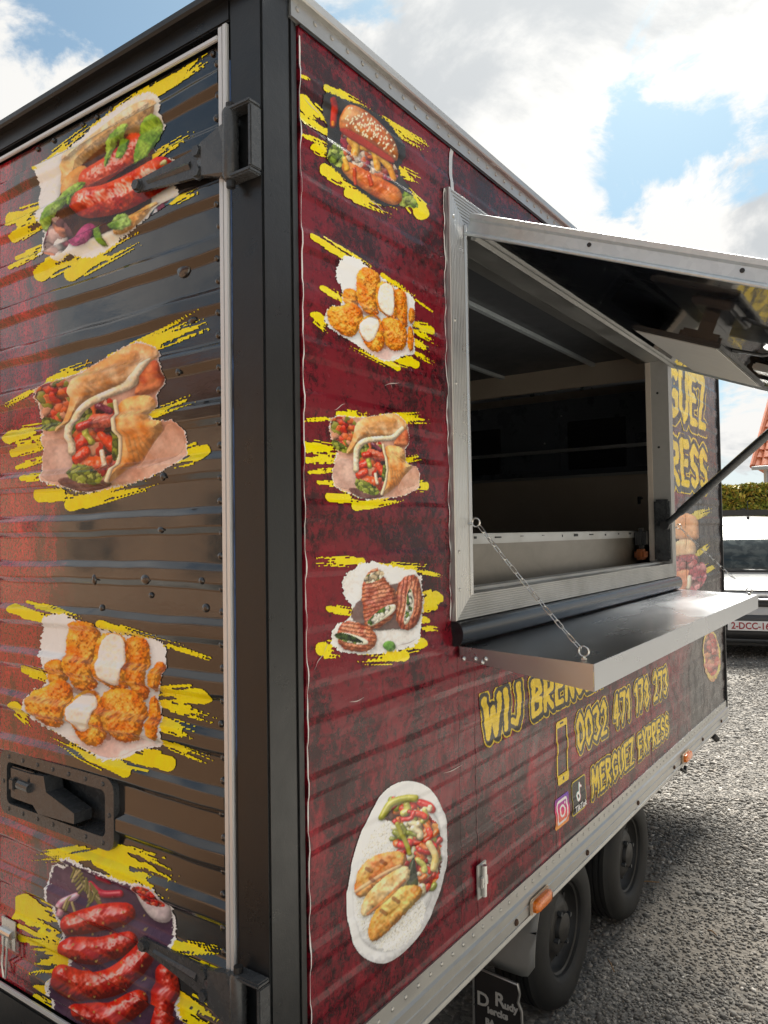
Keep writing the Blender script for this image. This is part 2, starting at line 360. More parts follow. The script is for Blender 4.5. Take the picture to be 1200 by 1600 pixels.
ceil = MB().box((0.0, 0.03, 2.66), (LEN - 0.035, WID - 0.031, 2.694)).build('kitchen_ceiling', CEIL, trailer)
for yy in (0.55, 1.15, 1.7): MB().box((0.0, yy, 2.640), (LEN - 0.036, yy + 0.03, 2.6595), 0.003).build('ceiling_batten', GALV, ceil)
MB().box((0.0, 0.25, 2.618), (LEN - 0.04, 0.31, 2.6595), 0.004).build('ceiling_batten', ALX, ceil)
# --- kitchen seen through the opening
def zx(v, u=870, x=3.85): return float(on_x(u, v, x)[2])
spl = MB().box((3.86, 0.04, 1.30), (3.892, 1.94, zx(748)), 0.003).build('splashback', ISTEEL, trailer)
MB().box((3.845, 0.04, zx(748)), (3.894, 1.94, zx(748) + 0.018), 0.003).build('splashback_rim', ALX, spl)
zb = zx(612, 866, 3.30)
hood = MB().extr([(3.30, zb + 0.0), (3.30, zb + 0.155), (3.894, zb + 0.22), (3.894, zb + 0.05)], 'y', 0.05, 1.93)
hood = hood.build('extractor_hood', ISTEEL, trailer)
MB().box((3.285, 0.05, zb - 0.012), (3.31, 1.93, zb + 0.004), 0.003).build('hood_lip', STEEL, hood)
MB().box((3.285, 0.05, zb + 0.150), (3.31, 1.93, zb + 0.162), 0.003).build('hood_lip', STEEL, hood)
for k in range(4):
    y0 = 0.10 + k * 0.46
    MB().box((3.872, y0, zx(735)), (3.893, y0 + 0.40, zx(660)), 0.005).build('filter_panel', BLKG if k % 2 else IWALL, hood)
for (u_, v_) in ((877, 650), (851, 693), (748, 640), (730, 668)):
    p_ = on_x(u_, v_, 3.865); MB().tube([(3.872, p_[1], p_[2]), (3.862, p_[1], p_[2])], 0.006, 8).build('panel_bolt', ZINC, hood)
MB().box((3.85, 0.05, zx(707)), (3.893, 1.93, zx(702)), 0.002).build('filter_rail', ALX, hood)
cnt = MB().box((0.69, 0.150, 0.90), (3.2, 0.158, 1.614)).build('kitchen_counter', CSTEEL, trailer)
MB().box((0.69, 0.140, 1.614), (3.2, 0.20, 1.648), 0.004).build('counter_rim', ALX, cnt)
for k in range(13): MB().box((0.80 + k * 0.175 + random.uniform(-.03, .03), 0.138, 1.632 + random.uniform(-.004, .004)), (0.815 + k * 0.175 + random.uniform(-.0, .02), 0.1415, 1.638 + random.uniform(-.002, .003))).build('rim_slot', DARK, cnt)
MB().box((0.69, 0.158, 0.62), (3.2, 0.74, 0.90)).box((0.69, 0.7, 0.9), (3.2, 0.74, 1.5)).build('counter_body', ISTEEL, cnt)
bag = MB().box((2.62, 0.085, 1.56), (2.69, 0.139, 1.66), 0.018).build('black_bag', BLK, cnt)  # dark bag at the right end of the counter, kept to a box
MB().box((2.60, 0.088, 1.505), (2.685, 0.136, 1.557), 0.012).build('orange_item', mat('orange_plastic', plain((0.22, 0.06, 0.012), 0.4)), bag)  # small orange item beside the bag
MB().tube([(3.855, 0.46, 1.86), (3.80, 0.46, 1.86), (3.80, 0.46, 1.82)], 0.010, 8).build('wall_hook', BLK, trailer)

# --- side wall: pressed panels, opening left for the hatch
OX0, OX1, OZ0, OZ1 = 0.67, 2.705, 1.485, 2.490           # clear opening
FX0, FX1, FZ0, FZ1 = 0.585, 2.795, 1.418, 2.575          # outside of the frame
sw = MB()
for a, b in (((0.0, .0125, .56), (OX0 - .003, .028, 2.699)), ((OX1 + .003, .0125, .56), (LEN - .031, .028, 2.699)), ((OX0 - .003, .0125, .56), (OX1 + .003, .028, OZ0 - .003)), ((OX0 - .003, .0125, OZ1 + .003), (OX1 + .003, .028, 2.699))): sw.box(a, b)
side = sw.build('side_wall', DARK, trailer)
ZB, ZT = 0.590, 2.699
panels = [(0.0, 0.612, ZB, ZT)]
xs = [0.612, 0.702, 1.252, 1.80, 2.35, 2.795]
for a, b in zip(xs, xs[1:]):
    panels.append((a, b, ZB, FZ0 + 0.02))
for a, b in ((0.612, 1.72), (1.72, 2.795)): panels.append((a, b, FZ1 - 0.02, ZT))
for a, b in ((2.795, 3.36), (3.36, LEN - 0.012)): panels.append((a, b, ZB, ZT))
for a, b, z0, z1 in panels:
    rib_piece('wall_panel', 'x', a + 0.0006, b - 0.0006, z0, z1, ST, SD, 0.0, VSIDE, side)
def strip(name, pts, w, m, parent):
    v = []; f = []
    for (x, y, z) in pts: v += [(x - w / 2, y, z), (x + w / 2, y, z)]
    for i in range(len(pts) - 1): f.append([2 * i, 2 * i + 1, 2 * i + 3, 2 * i + 2])
    return raw(name, v, f, m, parent)
zz = np.linspace(FZ1, ZT, 14)
strip('seam_tape', [(0.622 + 0.002 * math.sin(z * 40), -bead_out(z, ST, SD) - 0.0018, z) for z in zz], 0.017, WHT, side)
# torn white edge of the vinyl along the corner and the frame
def ragged(name, x, z0, z1, w, amp, m, parent, seed, sx=1):
    r = np.random.default_rng(seed); zz = np.arange(z0, z1, 0.012); v = []; f = []
    wob = np.interp(zz, np.linspace(z0, z1, 26), r.normal(0, amp, 26))
    wid = np.clip(np.interp(zz, np.linspace(z0, z1, 60), r.uniform(0.2, 1.3, 60) ** 2) * w, 0.0006, 0.008)
    for i, z in enumerate(zz):
        y = -float(bead_out(z, ST, SD)) - 0.002; v += [(x + wob[i], y, z), (x + wob[i] + sx * wid[i], y, z)]
    for i in range(len(zz) - 1): f.append([2 * i, 2 * i + 1, 2 * i + 3, 2 * i + 2])
    return raw(name, v, f, m, parent)
PAPER = mat('vinyl_backing', plain((0.72, 0.70, 0.68), 0.6))
ragged('vinyl_edge', 0.002, ZB, ZT - 0.01, 0.0030, 0.0008, PAPER, side, 3)
ragged('vinyl_edge', FX0 - 0.008, 1.42, FZ1, 0.0045, 0.0025, PAPER, side, 5)
for x in (0.702, 1.252):
    ragged('panel_seam', x, ZB, 1.20 if x < 1 else 1.33, 0.0022, 0.001, mat('seam_dark', plain((0.22, 0.05, 0.06), 0.5)), side, 11 + int(x * 9))
for x in (1.80, 2.35, 3.05, 3.36): ragged('panel_seam', x, ZB, 1.33 if x < 2.7 else 2.6, 0.004, 0.001, BLK, side, 31 + int(x * 9))

SCR = mat('scuff', plain((.55, .46, .44), .5))
for i_, (u0, v0, u1, v1) in enumerate(((600, 603, 622, 597), (606, 588, 612, 606), (545, 1098, 568, 1090), (472, 150, 500, 182), (520, 640, 536, 632), (488, 1045, 505, 1022), (575, 312, 600, 330), (505, 1022, 512, 1000), (620, 1010, 650, 998), (690, 1208, 720, 1196))):
    A_, B_ = on_y(u0, v0), on_y(u1, v1); vv_ = []
    for t_ in np.linspace(0, 1, 9):
        x_, z_ = A_[0] + (B_[0] - A_[0]) * t_, A_[2] + (B_[2] - A_[2]) * t_ + .002 * math.sin(t_ * 5 + i_); dz_, m_ = wob(x_, z_, ST, WS); w_ = .0011 * math.sin(math.pi * min(max(t_, .06), .94))
        y_ = -float(bead_out(z_ - dz_, ST, SD) * m_) - .0019; vv_ += [(x_, y_, z_ - w_), (x_, y_, z_ + w_)]
    raw('scuff', vv_, [[2 * q, 2 * q + 2, 2 * q + 3, 2 * q + 1] for q in range(8)], SCR, side)
# --- top rail with rivets
rail = MB().extr([(-0.004, 2.699), (-0.010, 2.699), (-0.010, 2.736), (-0.020, 2.738), (-0.0225, 2.741), (-0.0225, 2.7575), (0.06, 2.7575), (0.06, 2.7455), (-0.004, 2.7455)], 'x', -0.03, LEN + 0.01).build('top_rail', ALX, trailer)
MB().extr([(-0.0045, 2.6935), (-0.0075, 2.6935), (-0.0075, 2.6985), (-0.0045, 2.6985)], 'x', 0.0, LEN - 0.02).build('rail_sealant', BLK, rail)
def dome(name, r, h, m, axis, n=10):
    prof = [(r, 0.0), (r * 0.93, h * 0.5), (r * 0.6, h * 0.88), (0.0005, h)]
    o = MB().lathe([(a, -b) for a, b in prof], (0, 0, 0), axis, n).build(name, m, None, True); return o
riv = dome('rivet', 0.0062, 0.0035, ALP, 'y'); riv.parent = rail; riv.location = (-0.010, -0.0102, 2.7215)
x = 0.0455
while x < LEN: clone(riv, (x, -0.0102, 2.7215), rail); x += 0.0555
# --- lower aluminium skirt
skp = [(0.0, 0.472), (-0.016, 0.472), (-0.018, 0.476), (-0.016, 0.487), (-0.0125, 0.489), (-0.0125, 0.497), (-0.015, 0.499), (-0.015, 0.520), (-0.0125, 0.522), (-0.0125, 0.527), (-0.015, 0.529), (-0.015, 0.548), (-0.0085, 0.553), (-0.0075, 0.594), (0.0, 0.594)]
skirt = MB().extr(skp, 'x', -0.028, LEN + 0.002).build('skirt_rail', ALX, trailer)
x = 0.058
first = None
while x < LEN - 0.02:
    if first is None: first = dome('rivet', 0.0060, 0.0032, ALP, 'y'); first.parent = skirt; first.location = (x, -0.0080, 0.5735)
    else: clone(first, (x, -0.0080, 0.5735), skirt)
    x += 0.0545
scr = dome('screw', 0.0105, 0.007, RUST, 'y', 8); scr.parent = skirt; scr.location = (0.31, -0.0152, 0.509)
for xx in (0.903, 1.486, 2.082, 2.657, 3.245, 3.72): clone(scr, (xx, -0.0152, 0.507), skirt)
def marker(xc, sc=1.0):
    mk = MB().box((xc - 0.066 * sc, -0.024, 0.486), (xc + 0.066 * sc, -0.0152, 0.534), 0.004).build('side_marker', mat('marker_base', plain((0.55, 0.42, 0.30), 0.4)), trailer)
    v = []; prof = [(0.060, 0.020, -0.0242), (0.060, 0.020, -0.034), (0.055, 0.016, -0.040), (0.040, 0.010, -0.043)]; f = []
    for hx, hz, y in prof:
        for k in range(20):
            an = 2 * math.pi * k / 20; c, s = math.cos(an), math.sin(an)
            v.append((xc + sc * hx * math.copysign(abs(c) ** 0.45, c), y, 0.510 + hz * math.copysign(abs(s) ** 0.45, s)))
    for i in range(3):
        for k in range(20): f.append([i * 20 + k, i * 20 + (k + 1) % 20, i * 20 + 20 + (k + 1) % 20, i * 20 + 20 + k])
    f.append([60 + k for k in range(20)])
    auto(raw('lens', v, f, AMBER, mk), 40); return mk
marker(1.062); marker(2.863)
MB().tube([(3.60, 0.05, 0.47), (3.60, 0.0, 0.44), (3.62, -0.01, 0.42)], 0.018, 10).build('rubber_buffer', BLK, trailer)
MB().tube([(2.85, 0.02, 0.475), (2.86, 0.0, 0.44), (2.90, -0.005, 0.42), (2.93, 0.0, 0.44)], 0.008, 8).build('cable_hook', BLK, trailer)
# silver catch plate on the side
lp = MB().box((0.682, -0.011, 0.655), (0.735, -0.0065, 0.748), 0.002).build('catch_plate', ALZ, trailer)
MB().tube([(0.708, -0.016, 0.660), (0.708, -0.018, 0.743)], 0.008, 10).build('catch_barrel', ZINC, lp)
MB().box((0.690, -0.020, 0.685), (0.728, -0.011, 0.715), 0.003).build('catch_tongue', ZINC, lp)

# --- hatch frame: four ribbed aluminium profiles, mitred
def frame_side(i):
    ws = []; w = 0.0
    prof = [(0.0, 0.0), (0.0, -0.014)]
    for k in range(9):
        a = 0.002 + k * 0.0085; prof += [(a + 0.0010, -0.0165), (a + 0.0062, -0.0165), (a + 0.0068, -0.0148), (a + 0.0080, -0.0148)]
    prof += [(0.0805, -0.022), (0.085, -0.022), (0.085, 0.085), (0.080, 0.085)]
    def P4(w, y):
        wz = w * (FZ1 - OZ1 if i == 1 else OZ0 - FZ0) / 0.085 if False else w
        l = FX0 + w; r = FX1 - w * (FX1 - OX1) / 0.085; b = FZ0 + w * (OZ0 - FZ0) / 0.085; t = FZ1 - w
        return {0: ((l, y, b), (l, y, t)), 1: ((l, y, t), (r, y, t)), 2: ((r, y, t), (r, y, b)), 3: ((r, y, b), (l, y, b))}[i]
    v = []; f = []
    for w, y in prof:
        a, b = P4(w, y); v += [a, b]
    for k in range(len(prof) - 1): f.append([2 * k, 2 * k + 1, 2 * k + 3, 2 * k + 2])
    return v, f
fr = None
for i in range(4):
    v, f = frame_side(i)
    b = MB().add(v, f)
    if fr is None: fr = b.build('hatch_frame', ALZ, trailer, fix=True)
    else: b.build('frame_profile', mat('aluminium_matt', plain((.42, .41, .39), .42, .35, .12, 30)) if i == 2 else ALX, fr)
# sill track inside the opening
MB().box((OX0 + .001, 0.02, OZ0 + 0.0005), (OX1 - .001, 0.032, OZ0 + 0.010), 0.002).build('sill_track', ALX, fr)
MB().box((OX0 + .001, 0.055, OZ0 + 0.0005), (OX1 - .001, 0.067, OZ0 + 0.010), 0.002).build('sill_track', ALX, fr)
MB().box((OX0, 0.0855, OZ0 - 0.02), (OX1, 0.1495, OZ0 - 0.004)).build('sill_ledge', ISTEEL, fr)
MB().box((2.20, 0.034, OZ0 + .0005), (2.30, 0.052, OZ0 + 0.006), 0.002).build('yellow_peg', mat('yellow_plastic', plain((0.6, 0.5, 0.02), 0.5)), fr)
jb = MB().box((OX1 - 0.004, 0.062, OZ0 + 0.012), (OX1 - 0.0005, 0.088, OZ1 - 0.002), 0.001).build('jamb_strip', mat('jamb_steel', plain((.62, .54, .46), .35, .3, .1, 30)), fr)
for zc in (1.78, 2.06, 2.33): MB().tube([(OX1 - 0.001, 0.03, zc), (OX1 - 0.004, 0.03, zc)], 0.006, 10).build('jamb_screw', IRON, fr)
sc2 = dome('screw', 0.005, 0.003, ZINC, 'y', 8); sc2.parent = fr; sc2.location = (FX0 + 0.02, -0.0166, 2.50)
for zc in (1.50, 1.60, 2.05, 2.22): clone(sc2, (FX0 + 0.018, -0.0166, zc), fr)
# black half-round rubber bead under the frame
pr = [(0.0, 1.352), (-0.012, 1.352)] + [(-0.012 - 0.024 * math.sin(a), 1.3845 - 0.0325 * math.cos(a)) for a in np.linspace(0.0, math.pi, 12)] + [(0.0, 1.417)]
MB().extr(pr, 'x', 0.583, 2.825).build('rubber_bead', BLKG, trailer, True)

# --- serving shelf
SX0, SX1, SYF, SZ = 0.612, 2.852, -0.372, 1.336
shelf = MB().add([(SX0, -0.0062, SZ + .0135), (SX1, -0.0062, SZ + .0135), (SX1, SYF, SZ - .003), (SX0, SYF, SZ - .003), (SX0, -0.0062, SZ + .0095), (SX1, -0.0062, SZ + .0095), (SX1, SYF, SZ - .007), (SX0, SYF, SZ - .007)],
    [[0, 1, 2, 3], [7, 6, 5, 4], [0, 4, 5, 1], [1, 5, 6, 2], [2, 6, 7, 3], [3, 7, 4, 0]]).box((SX0 + .01, -0.05, SZ - 0.02), (SX1 - .01, -0.008, SZ + 0.004)).build('serving_shelf', STEEL, trailer)
MB().box((SX0, SYF - 0.0015, SZ - 0.068), (SX1, SYF + 0.0005, SZ - 0.0025), 0.0006).build('shelf_apron', STEEL, shelf)
for xx in (SX0 - 0.0015, SX1 + 0.0003):
    MB().extr([(-0.0085, SZ + 0.0132), (-0.0085, SZ - 0.020), (SYF + 0.0008, SZ - 0.068), (SYF + 0.0008, SZ - 0.0028)], 'x', xx, xx + 0.0013).build('shelf_cheek', STEEL, shelf)
bt = dome('bolt', 0.007, 0.006, ZINC, 'x', 8); bt.parent = shelf; bt.location = (SX0 - 0.0016, -0.055, SZ - 0.016)
for a, b in ((-0.085, -0.014), (-0.075, -0.023), (-0.02, -0.018)): clone(bt, (SX0 - 0.0016, a, SZ + b), shelf)
# --- chains with eye bolts
def ring_pts(c, r, ax, n=18):
    a, b = {'x': ((0, 1, 0), (0, 0, 1)), 'y': ((1, 0, 0), (0, 0, 1))}[ax]
    return [tuple(c[k] + r * (a[k] * math.cos(t) + b[k] * math.sin(t)) for k in range(3)) for t in np.linspace(0, 2 * math.pi, n, endpoint=False)]
def stadium(L, w, r, n=7):
    pts = []
    for s, c0 in ((1, L / 2 - w / 2), (-1, -(L / 2 - w / 2))):
        for t in np.linspace(-math.pi / 2, math.pi / 2, n): pts.append((c0 + s * (w / 2) * math.cos(t), s * (w / 2) * math.sin(t), 0))
    return MB().tube(pts, r, 6, closed=True)
link_mesh = stadium(0.0275, 0.0105, 0.0014).build('chain_link', ZINC, None, True).data
bpy.data.objects.remove(bpy.data.objects['chain_link'])
def chain(x0, y0, z0, x1, y1, z1, sag):
    e1 = MB().tube(ring_pts((x0, y0 - 0.016, z0), 0.0115, 'x'), 0.0024, 8, closed=True).tube([(x0 - 0.012, 0.0, z0 - .004), (x0 - 0.004, y0 - 0.006, z0 - .004)], 0.0024, 8).build('chain', ZINC, trailer, True)
    MB().tube(ring_pts((x1, y1, z1 + 0.020), 0.0125, 'x'), 0.0028, 8, closed=True).build('eye_ring', ZINC, e1, True)
    MB().tube([(x1, y1, z1), (x1, y1, z1 + 0.008)], 0.005, 8).tube([(x1, y1, z1 - .001), (x1, y1, z1 + 0.004)], 0.008, 6).build('eye_nut', ZINC, e1)
    A = Vector((x0, y0 - 0.024, z0 - 0.008)); B = Vector((x1, y1 + 0.008, z1 + 0.026)); n = max(4, round((B - A).length / 0.0232))
    pts = [A.lerp(B, i / n) + Vector((0, 0, -sag * 4 * (i / n) * (1 - i / n))) for i in range(n + 1)]
    for i in range(n):
        d = pts[i + 1] - pts[i]; q = d.to_track_quat('X', 'Z')
        lk = bpy.data.objects.new('chain_link', link_mesh); COL.objects.link(lk); lk.parent = e1
        lk.rotation_mode = 'QUATERNION'; lk.location = pts[i].lerp(pts[i + 1], 0.5)
        from mathutils import Quaternion
        lk.rotation_quaternion = q @ Quaternion((1, 0, 0), math.radians(90 * (i % 2) + 25 + random.uniform(-15, 15)))
    return e1
chain(0.664, -0.020, 1.678, 0.648, -0.335, SZ, 0.006)
chain(2.800, -0.016, 1.665, 2.800, -0.345, SZ, 0.008)

# --- the hatch itself: hinged at the top of the frame, hanging out at about 22 degrees
HA = math.radians(21.8); HO = Vector((0, -math.cos(HA), -math.sin(HA))); HN = Vector((0, -math.sin(HA), math.cos(HA)))
HX0, HX1, HL = 0.655, 2.775, 1.00
H0 = Vector((0, -0.024, 2.462))
hatch_m = Matrix(((1, HO.x, HN.x, H0.x), (0, HO.y, HN.y, H0.y), (0, HO.z, HN.z, H0.z), (0, 0, 0, 1)))
def hpt(u, v, n=0.0):
    """a photo point carried onto the plane n above the hatch's lower face, in hatch coordinates"""
    d = Vector(wray(u, v)); c = Vector(CAM); p0 = H0 + HN * n; t = (p0 - c).dot(HN) / d.dot(HN); q = c + d * t - H0
    return q.x, q.dot(HO), q.dot(HN)
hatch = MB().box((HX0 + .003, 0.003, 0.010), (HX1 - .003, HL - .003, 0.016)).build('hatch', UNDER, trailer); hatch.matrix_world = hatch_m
MB().box((HX0 + .003, 0.003, 0.0165), (HX1 - .003, HL - .003, 0.054)).build('hatch_skin', VSIDE, hatch)
def channel(name, x, s, y0, y1):
    p = [(x + s * .002, 0.0), (x - s * .008, 0.0), (x - s * .009, 0.003), (x - s * .008, 0.0075), (x + s * .0015, 0.0125), (x + s * .0015, 0.040), (x - s * .006, 0.0455), (x - s * .007, 0.0585), (x - s * .005, 0.060), (x + s * .012, 0.060), (x + s * .012, 0.0565), (x + s * .002, 0.0565)]
    p = [(a, b) for a, b in p]
    v = [(a, t, b) for t in (y0, y1) for a, b in p]; n = len(p)
    f = [[i, (i + 1) % n, n + (i + 1) % n, n + i] for i in range(n)] + [list(range(n)), list(range(n, 2 * n))]
    return MB().add(v, f).build(name, GALV, hatch)
ch = channel('side_rail', HX0, 1, 0.0, HL); channel('side_rail', HX1, -1, 0.0, HL)
MB().box((HX0 - .004, HL, 0.0), (HX1 + .004, HL + 0.004, 0.060), 0.001).build('front_rail', GALV, hatch)
MB().box((HX0 + 0.02, 0.006, -0.004), (HX1 - 0.02, 0.022, 0.0095), 0.002).build('hinge_rail', ALX, hatch)
for yy in (0.36, 0.73): MB().tube([(HX0 - 0.0006, yy, 0.030), (HX0 + 0.003, yy, 0.030)], 0.0055, 12).build('rail_hole', BLK, hatch)
# flat lamp on its bracket under the hatch
q = [hpt(*p, -0.075) for p in ((990, 514), (1121, 546), (1196, 607), (1077, 578))]
lx0 = (q[0][0] + q[1][0]) / 2; lx1 = (q[2][0] + q[3][0]) / 2; ly0 = (q[0][1] + q[3][1]) / 2; ly1 = (q[1][1] + q[2][1]) / 2
lamp = MB().box((lx0, ly0, -0.074), (lx1, ly1, -0.058), 0.003).build('flat_lamp', POST, hatch)
MB().box((lx0 + 0.012, ly0 + 0.010, -0.0765), (lx1 - 0.012, ly1 - 0.010, -0.0745)).build('lamp_face', LAMPG, hatch)
MB().box((lx0 + 0.06, ly0 + 0.12, -0.0575), (lx0 + 0.34, ly1 - 0.02, -0.026), 0.008).box((lx0 + 0.1, ly0 + 0.16, -0.026), (lx0 + 0.28, ly1 - 0.06, 0.0095)).build('lamp_housing', BLKG, hatch)
MB().tube([(lx0 + 0.22, ly1 - 0.02, -0.040), (lx0 + 0.26, ly1 + 0.06, -0.030), (lx0 + 0.30, ly1 + 0.10, -0.006), (lx0 + 0.5, ly1 + 0.11, 0.004)], 0.006, 8).build('lamp_cable', BLK, hatch)
q = [hpt(*p, -0.012) for p in ((1178, 570), (1200, 585))]
MB().box((q[0][0] - .02, q[0][1], -0.030), (q[0][0] + 0.10, q[0][1] + 0.16, -0.004), 0.006).build('hatch_catch', ZINC, hatch)
MB().box((q[0][0] + .12, q[0][1] - .05, -0.040), (q[0][0] + 0.22, q[0][1] + 0.12, 0.0095), 0.006).build('hatch_bolt', BLKG, hatch)
# --- strut and its bracket
br = MB().box((2.676, -0.020, 1.497), (2.7005, 0.056, 1.800), 0.009).build('strut_bracket', IRON, trailer)
for zc in (1.545, 1.675): MB().tube([(2.677, 0.036, zc), (2.670, 0.036, zc)], 0.008, 8).build('bracket_bolt', BLK, br)
A = Vector((2.652, -0.004, 1.672)); B = Vector((2.652, -0.628, 2.218))
st = MB().tube([A, A.lerp(B, .10), A.lerp(B, .12), A.lerp(B, .97), B], [0.0135, 0.0150, 0.0200, 0.0200, 0.012], 14).build('gas_strut', IRON, trailer, True)
MB().tube([A + Vector((.024, 0, 0)), A - Vector((0.016, 0, 0))], 0.022, 12).build('strut_pivot', BLK, st)
MB().box((B.x - 0.02, B.y - 0.02, B.z - 0.015), (B.x + 0.02, B.y + 0.02, B.z + 0.035), 0.005).build('strut_lug', BLK, st)

# --- rear end: frame, doors, hinges
post = MB().box((XR, -0.004, 0.44), (-0.029, 0.084, 2.742), 0.004).build('corner_post', POST, trailer, True)
MB().box((-0.0285, 0.001, 0.472), (-0.004, 0.03, 2.70)).build('corner_seal', BLK, post)
MB().box((-0.024, -0.003, 0.60), (-0.014, 0.0, 2.698), 0.001).build('seal_lip', BLK, post)
MB().box((XR, 1.916, 0.44), (-0.029, WID + .004, 2.742), 0.004).build('corner_post', POST, trailer)
MB().box((XR + .0015, 0.0845, 2.684), (-0.031, 1.9155, 2.742), 0.003).build('header', POST, trailer)
MB().extr([(-0.03, 2.735), (-0.128, 2.724), (-0.134, 2.728), (-0.134, 2.740), (-0.10, 2.755), (-0.03, 2.765)], 'y', -0.006, WID + .006).build('rain_gutter', POST, trailer)
MB().box((XR + .001, 0.0845, 0.36), (-0.031, 1.9155, 0.492), 0.004).build('rear_sill', POST, trailer)
MB().box((-0.03, 0.03, 0.50), (-0.021, 1.97, 2.70)).build('inner_lining', DARK, trailer)
DY0, DY1, DZ0, DZ1 = 0.1145, 0.990, 0.515, 2.652
LY0, LY1, LZ0, LZ1 = 0.470, 0.940, 0.955, 1.108         # recessed lock
def door(y0, y1, full):
    d = MB().box((XD + 0.014, y0, DZ0), (XD + 0.05, y1, DZ1)) if not full else None
    if full:
        d = MB()
        for a, b in (((y0, DZ0), (LY0, DZ1)), ((LY1, DZ0), (y1, DZ1)), ((LY0, DZ0), (LY1, LZ0)), ((LY0, LZ1), (LY1, DZ1))): d.box((XD + 0.014, a[0], a[1]), (XD + 0.05, b[0], b[1]))
        d.box((XD + 0.0505, y0, DZ0), (XD + 0.055, y1, DZ1))
    d = d.build('rear_door', DARK, trailer)
    for (a, b, nm, mm) in (((XR - .005, y0 - 0.027, DZ0 - 0.02), (XR + .004, y0 - 0.0145, DZ1 + 0.026), 'door_trim', WHT), ((XR - .003, y0 - 0.0135, DZ0 - 0.02), (XR + .004, y0 + 0.0005, DZ1 + 0.026), 'door_trim', WHT), ((XR - .004, y0 + 0.001, DZ1 + 0.001), (XR + .004, y1, DZ1 + 0.012), 'door_trim', WHT), ((XR - .004, y0 + 0.001, DZ0 - 0.014), (XR + .004, y1, DZ0 - 0.001), 'door_trim', WHT), ((XR - .002, y1 + .0005, DZ0 - 0.02), (XR + .004, y1 + 0.008, DZ1 + 0.026), 'door_trim', WHT)):
        o = MB().box(a, b, 0.002).build(nm, mm, d)
    if full:
        z = DZ0; rows = []; k = 0
        t0 = DT - 0.0845 - math.ceil((DT - DZ0) / PITCH) * PITCH
        edges = [DZ0] + [e for e in (t0 + i * PITCH for i in range(40)) if DZ0 + 0.02 < e < DZ1 - 0.02] + [DZ1]
        for a, b in zip(edges, edges[1:]):
            if b <= LZ0 or a >= LZ1: rows.append((y0, y1, a, b))
            else:
                rows.append((y0, LY0, a, b))
                if a < LZ0: rows.append((LY0, y1, a, LZ0))
                if b > LZ1: rows.append((LY0, y1, LZ1, b))
                rows.append((LY1, y1, max(a, LZ0), min(b, LZ1)))
        for a, b, c, e in rows: rib_piece('door_plank', 'y', a, b, c, e, DT, DD, XD, VREAR, d)
    return d
door1 = door(DY0, DY1, True)
door(1.040, 1.888, False).name = 'rear_door'
MB().box((-0.086, 0.9995, 0.515), (-0.06, 1.0115, 2.652)).build('door_gap_seal', BLK, trailer)
# rubber between trim and post
MB().box((XR + 0.006, 0.0846, 0.495), (XR + 0.02, 0.0868, 2.68)).build('door_seal', BLK, door1)
MB().box((XR - 0.0012, 0.0805, 0.60), (XR + 0.003, 0.0838, 2.60), .0006).build('paint_line', mat('worn_blue', lambda n, setp: setp(color=n.mix(n.mapr(n.noise(n.scale(n.obj(), (1, 1, .12)), 16.0, 7.0, .75), .46, .56), (.012, .013, .015), (.05, .10, .22)), rough=.5)), door1)
# bumps of rivets under the vinyl near the hinge side
rb = dome('rivet', 0.0075, 0.006, VREAR, 'x', 10); rb.parent = door1; rb.location = (XD - 0.001, 0.130, DT + 0.012)
k0 = int((DZ0 - DT) / PITCH) + 1
for k in range(k0, 9):
    for dzz in (0.013, -0.052):
        zc = DT + k * PITCH + dzz
        if DZ0 + .02 < zc < DZ1 - .02 and not (k == 0 and dzz > 0): clone(rb, (XD - 0.0005, 0.130 + random.uniform(-.004, .004), zc), door1)
bulge = dome('dent', 0.020, 0.006, VREAR, 'x', 14); bulge.parent = door1
bp = [(288, 420), (302, 500), (283, 582), (262, 745), (237, 930), (323, 907), (258, 828), (235, 905), (160, 950), (322, 950), (155, 905)]
for i, (u, v) in enumerate(bp):
    p = on_x(u, v, XD); loc = (XD - float(bead_out(p[2], DT, DD)) + .0005, p[1], p[2])
    if i == 0: bulge.location = loc
    else: clone(bulge, loc, door1).scale = (1, random.uniform(.35, .8),) + (random.uniform(.35, .7),)
for u, v in ((60, 215), (85, 200), (130, 185), (152, 172), (175, 160), (333, 72)):
    p = on_x(u, v, XD); clone(rb, (XD - .0005, p[1], min(p[2], DZ1 - .012)), door1).scale = (1, .9, .9)

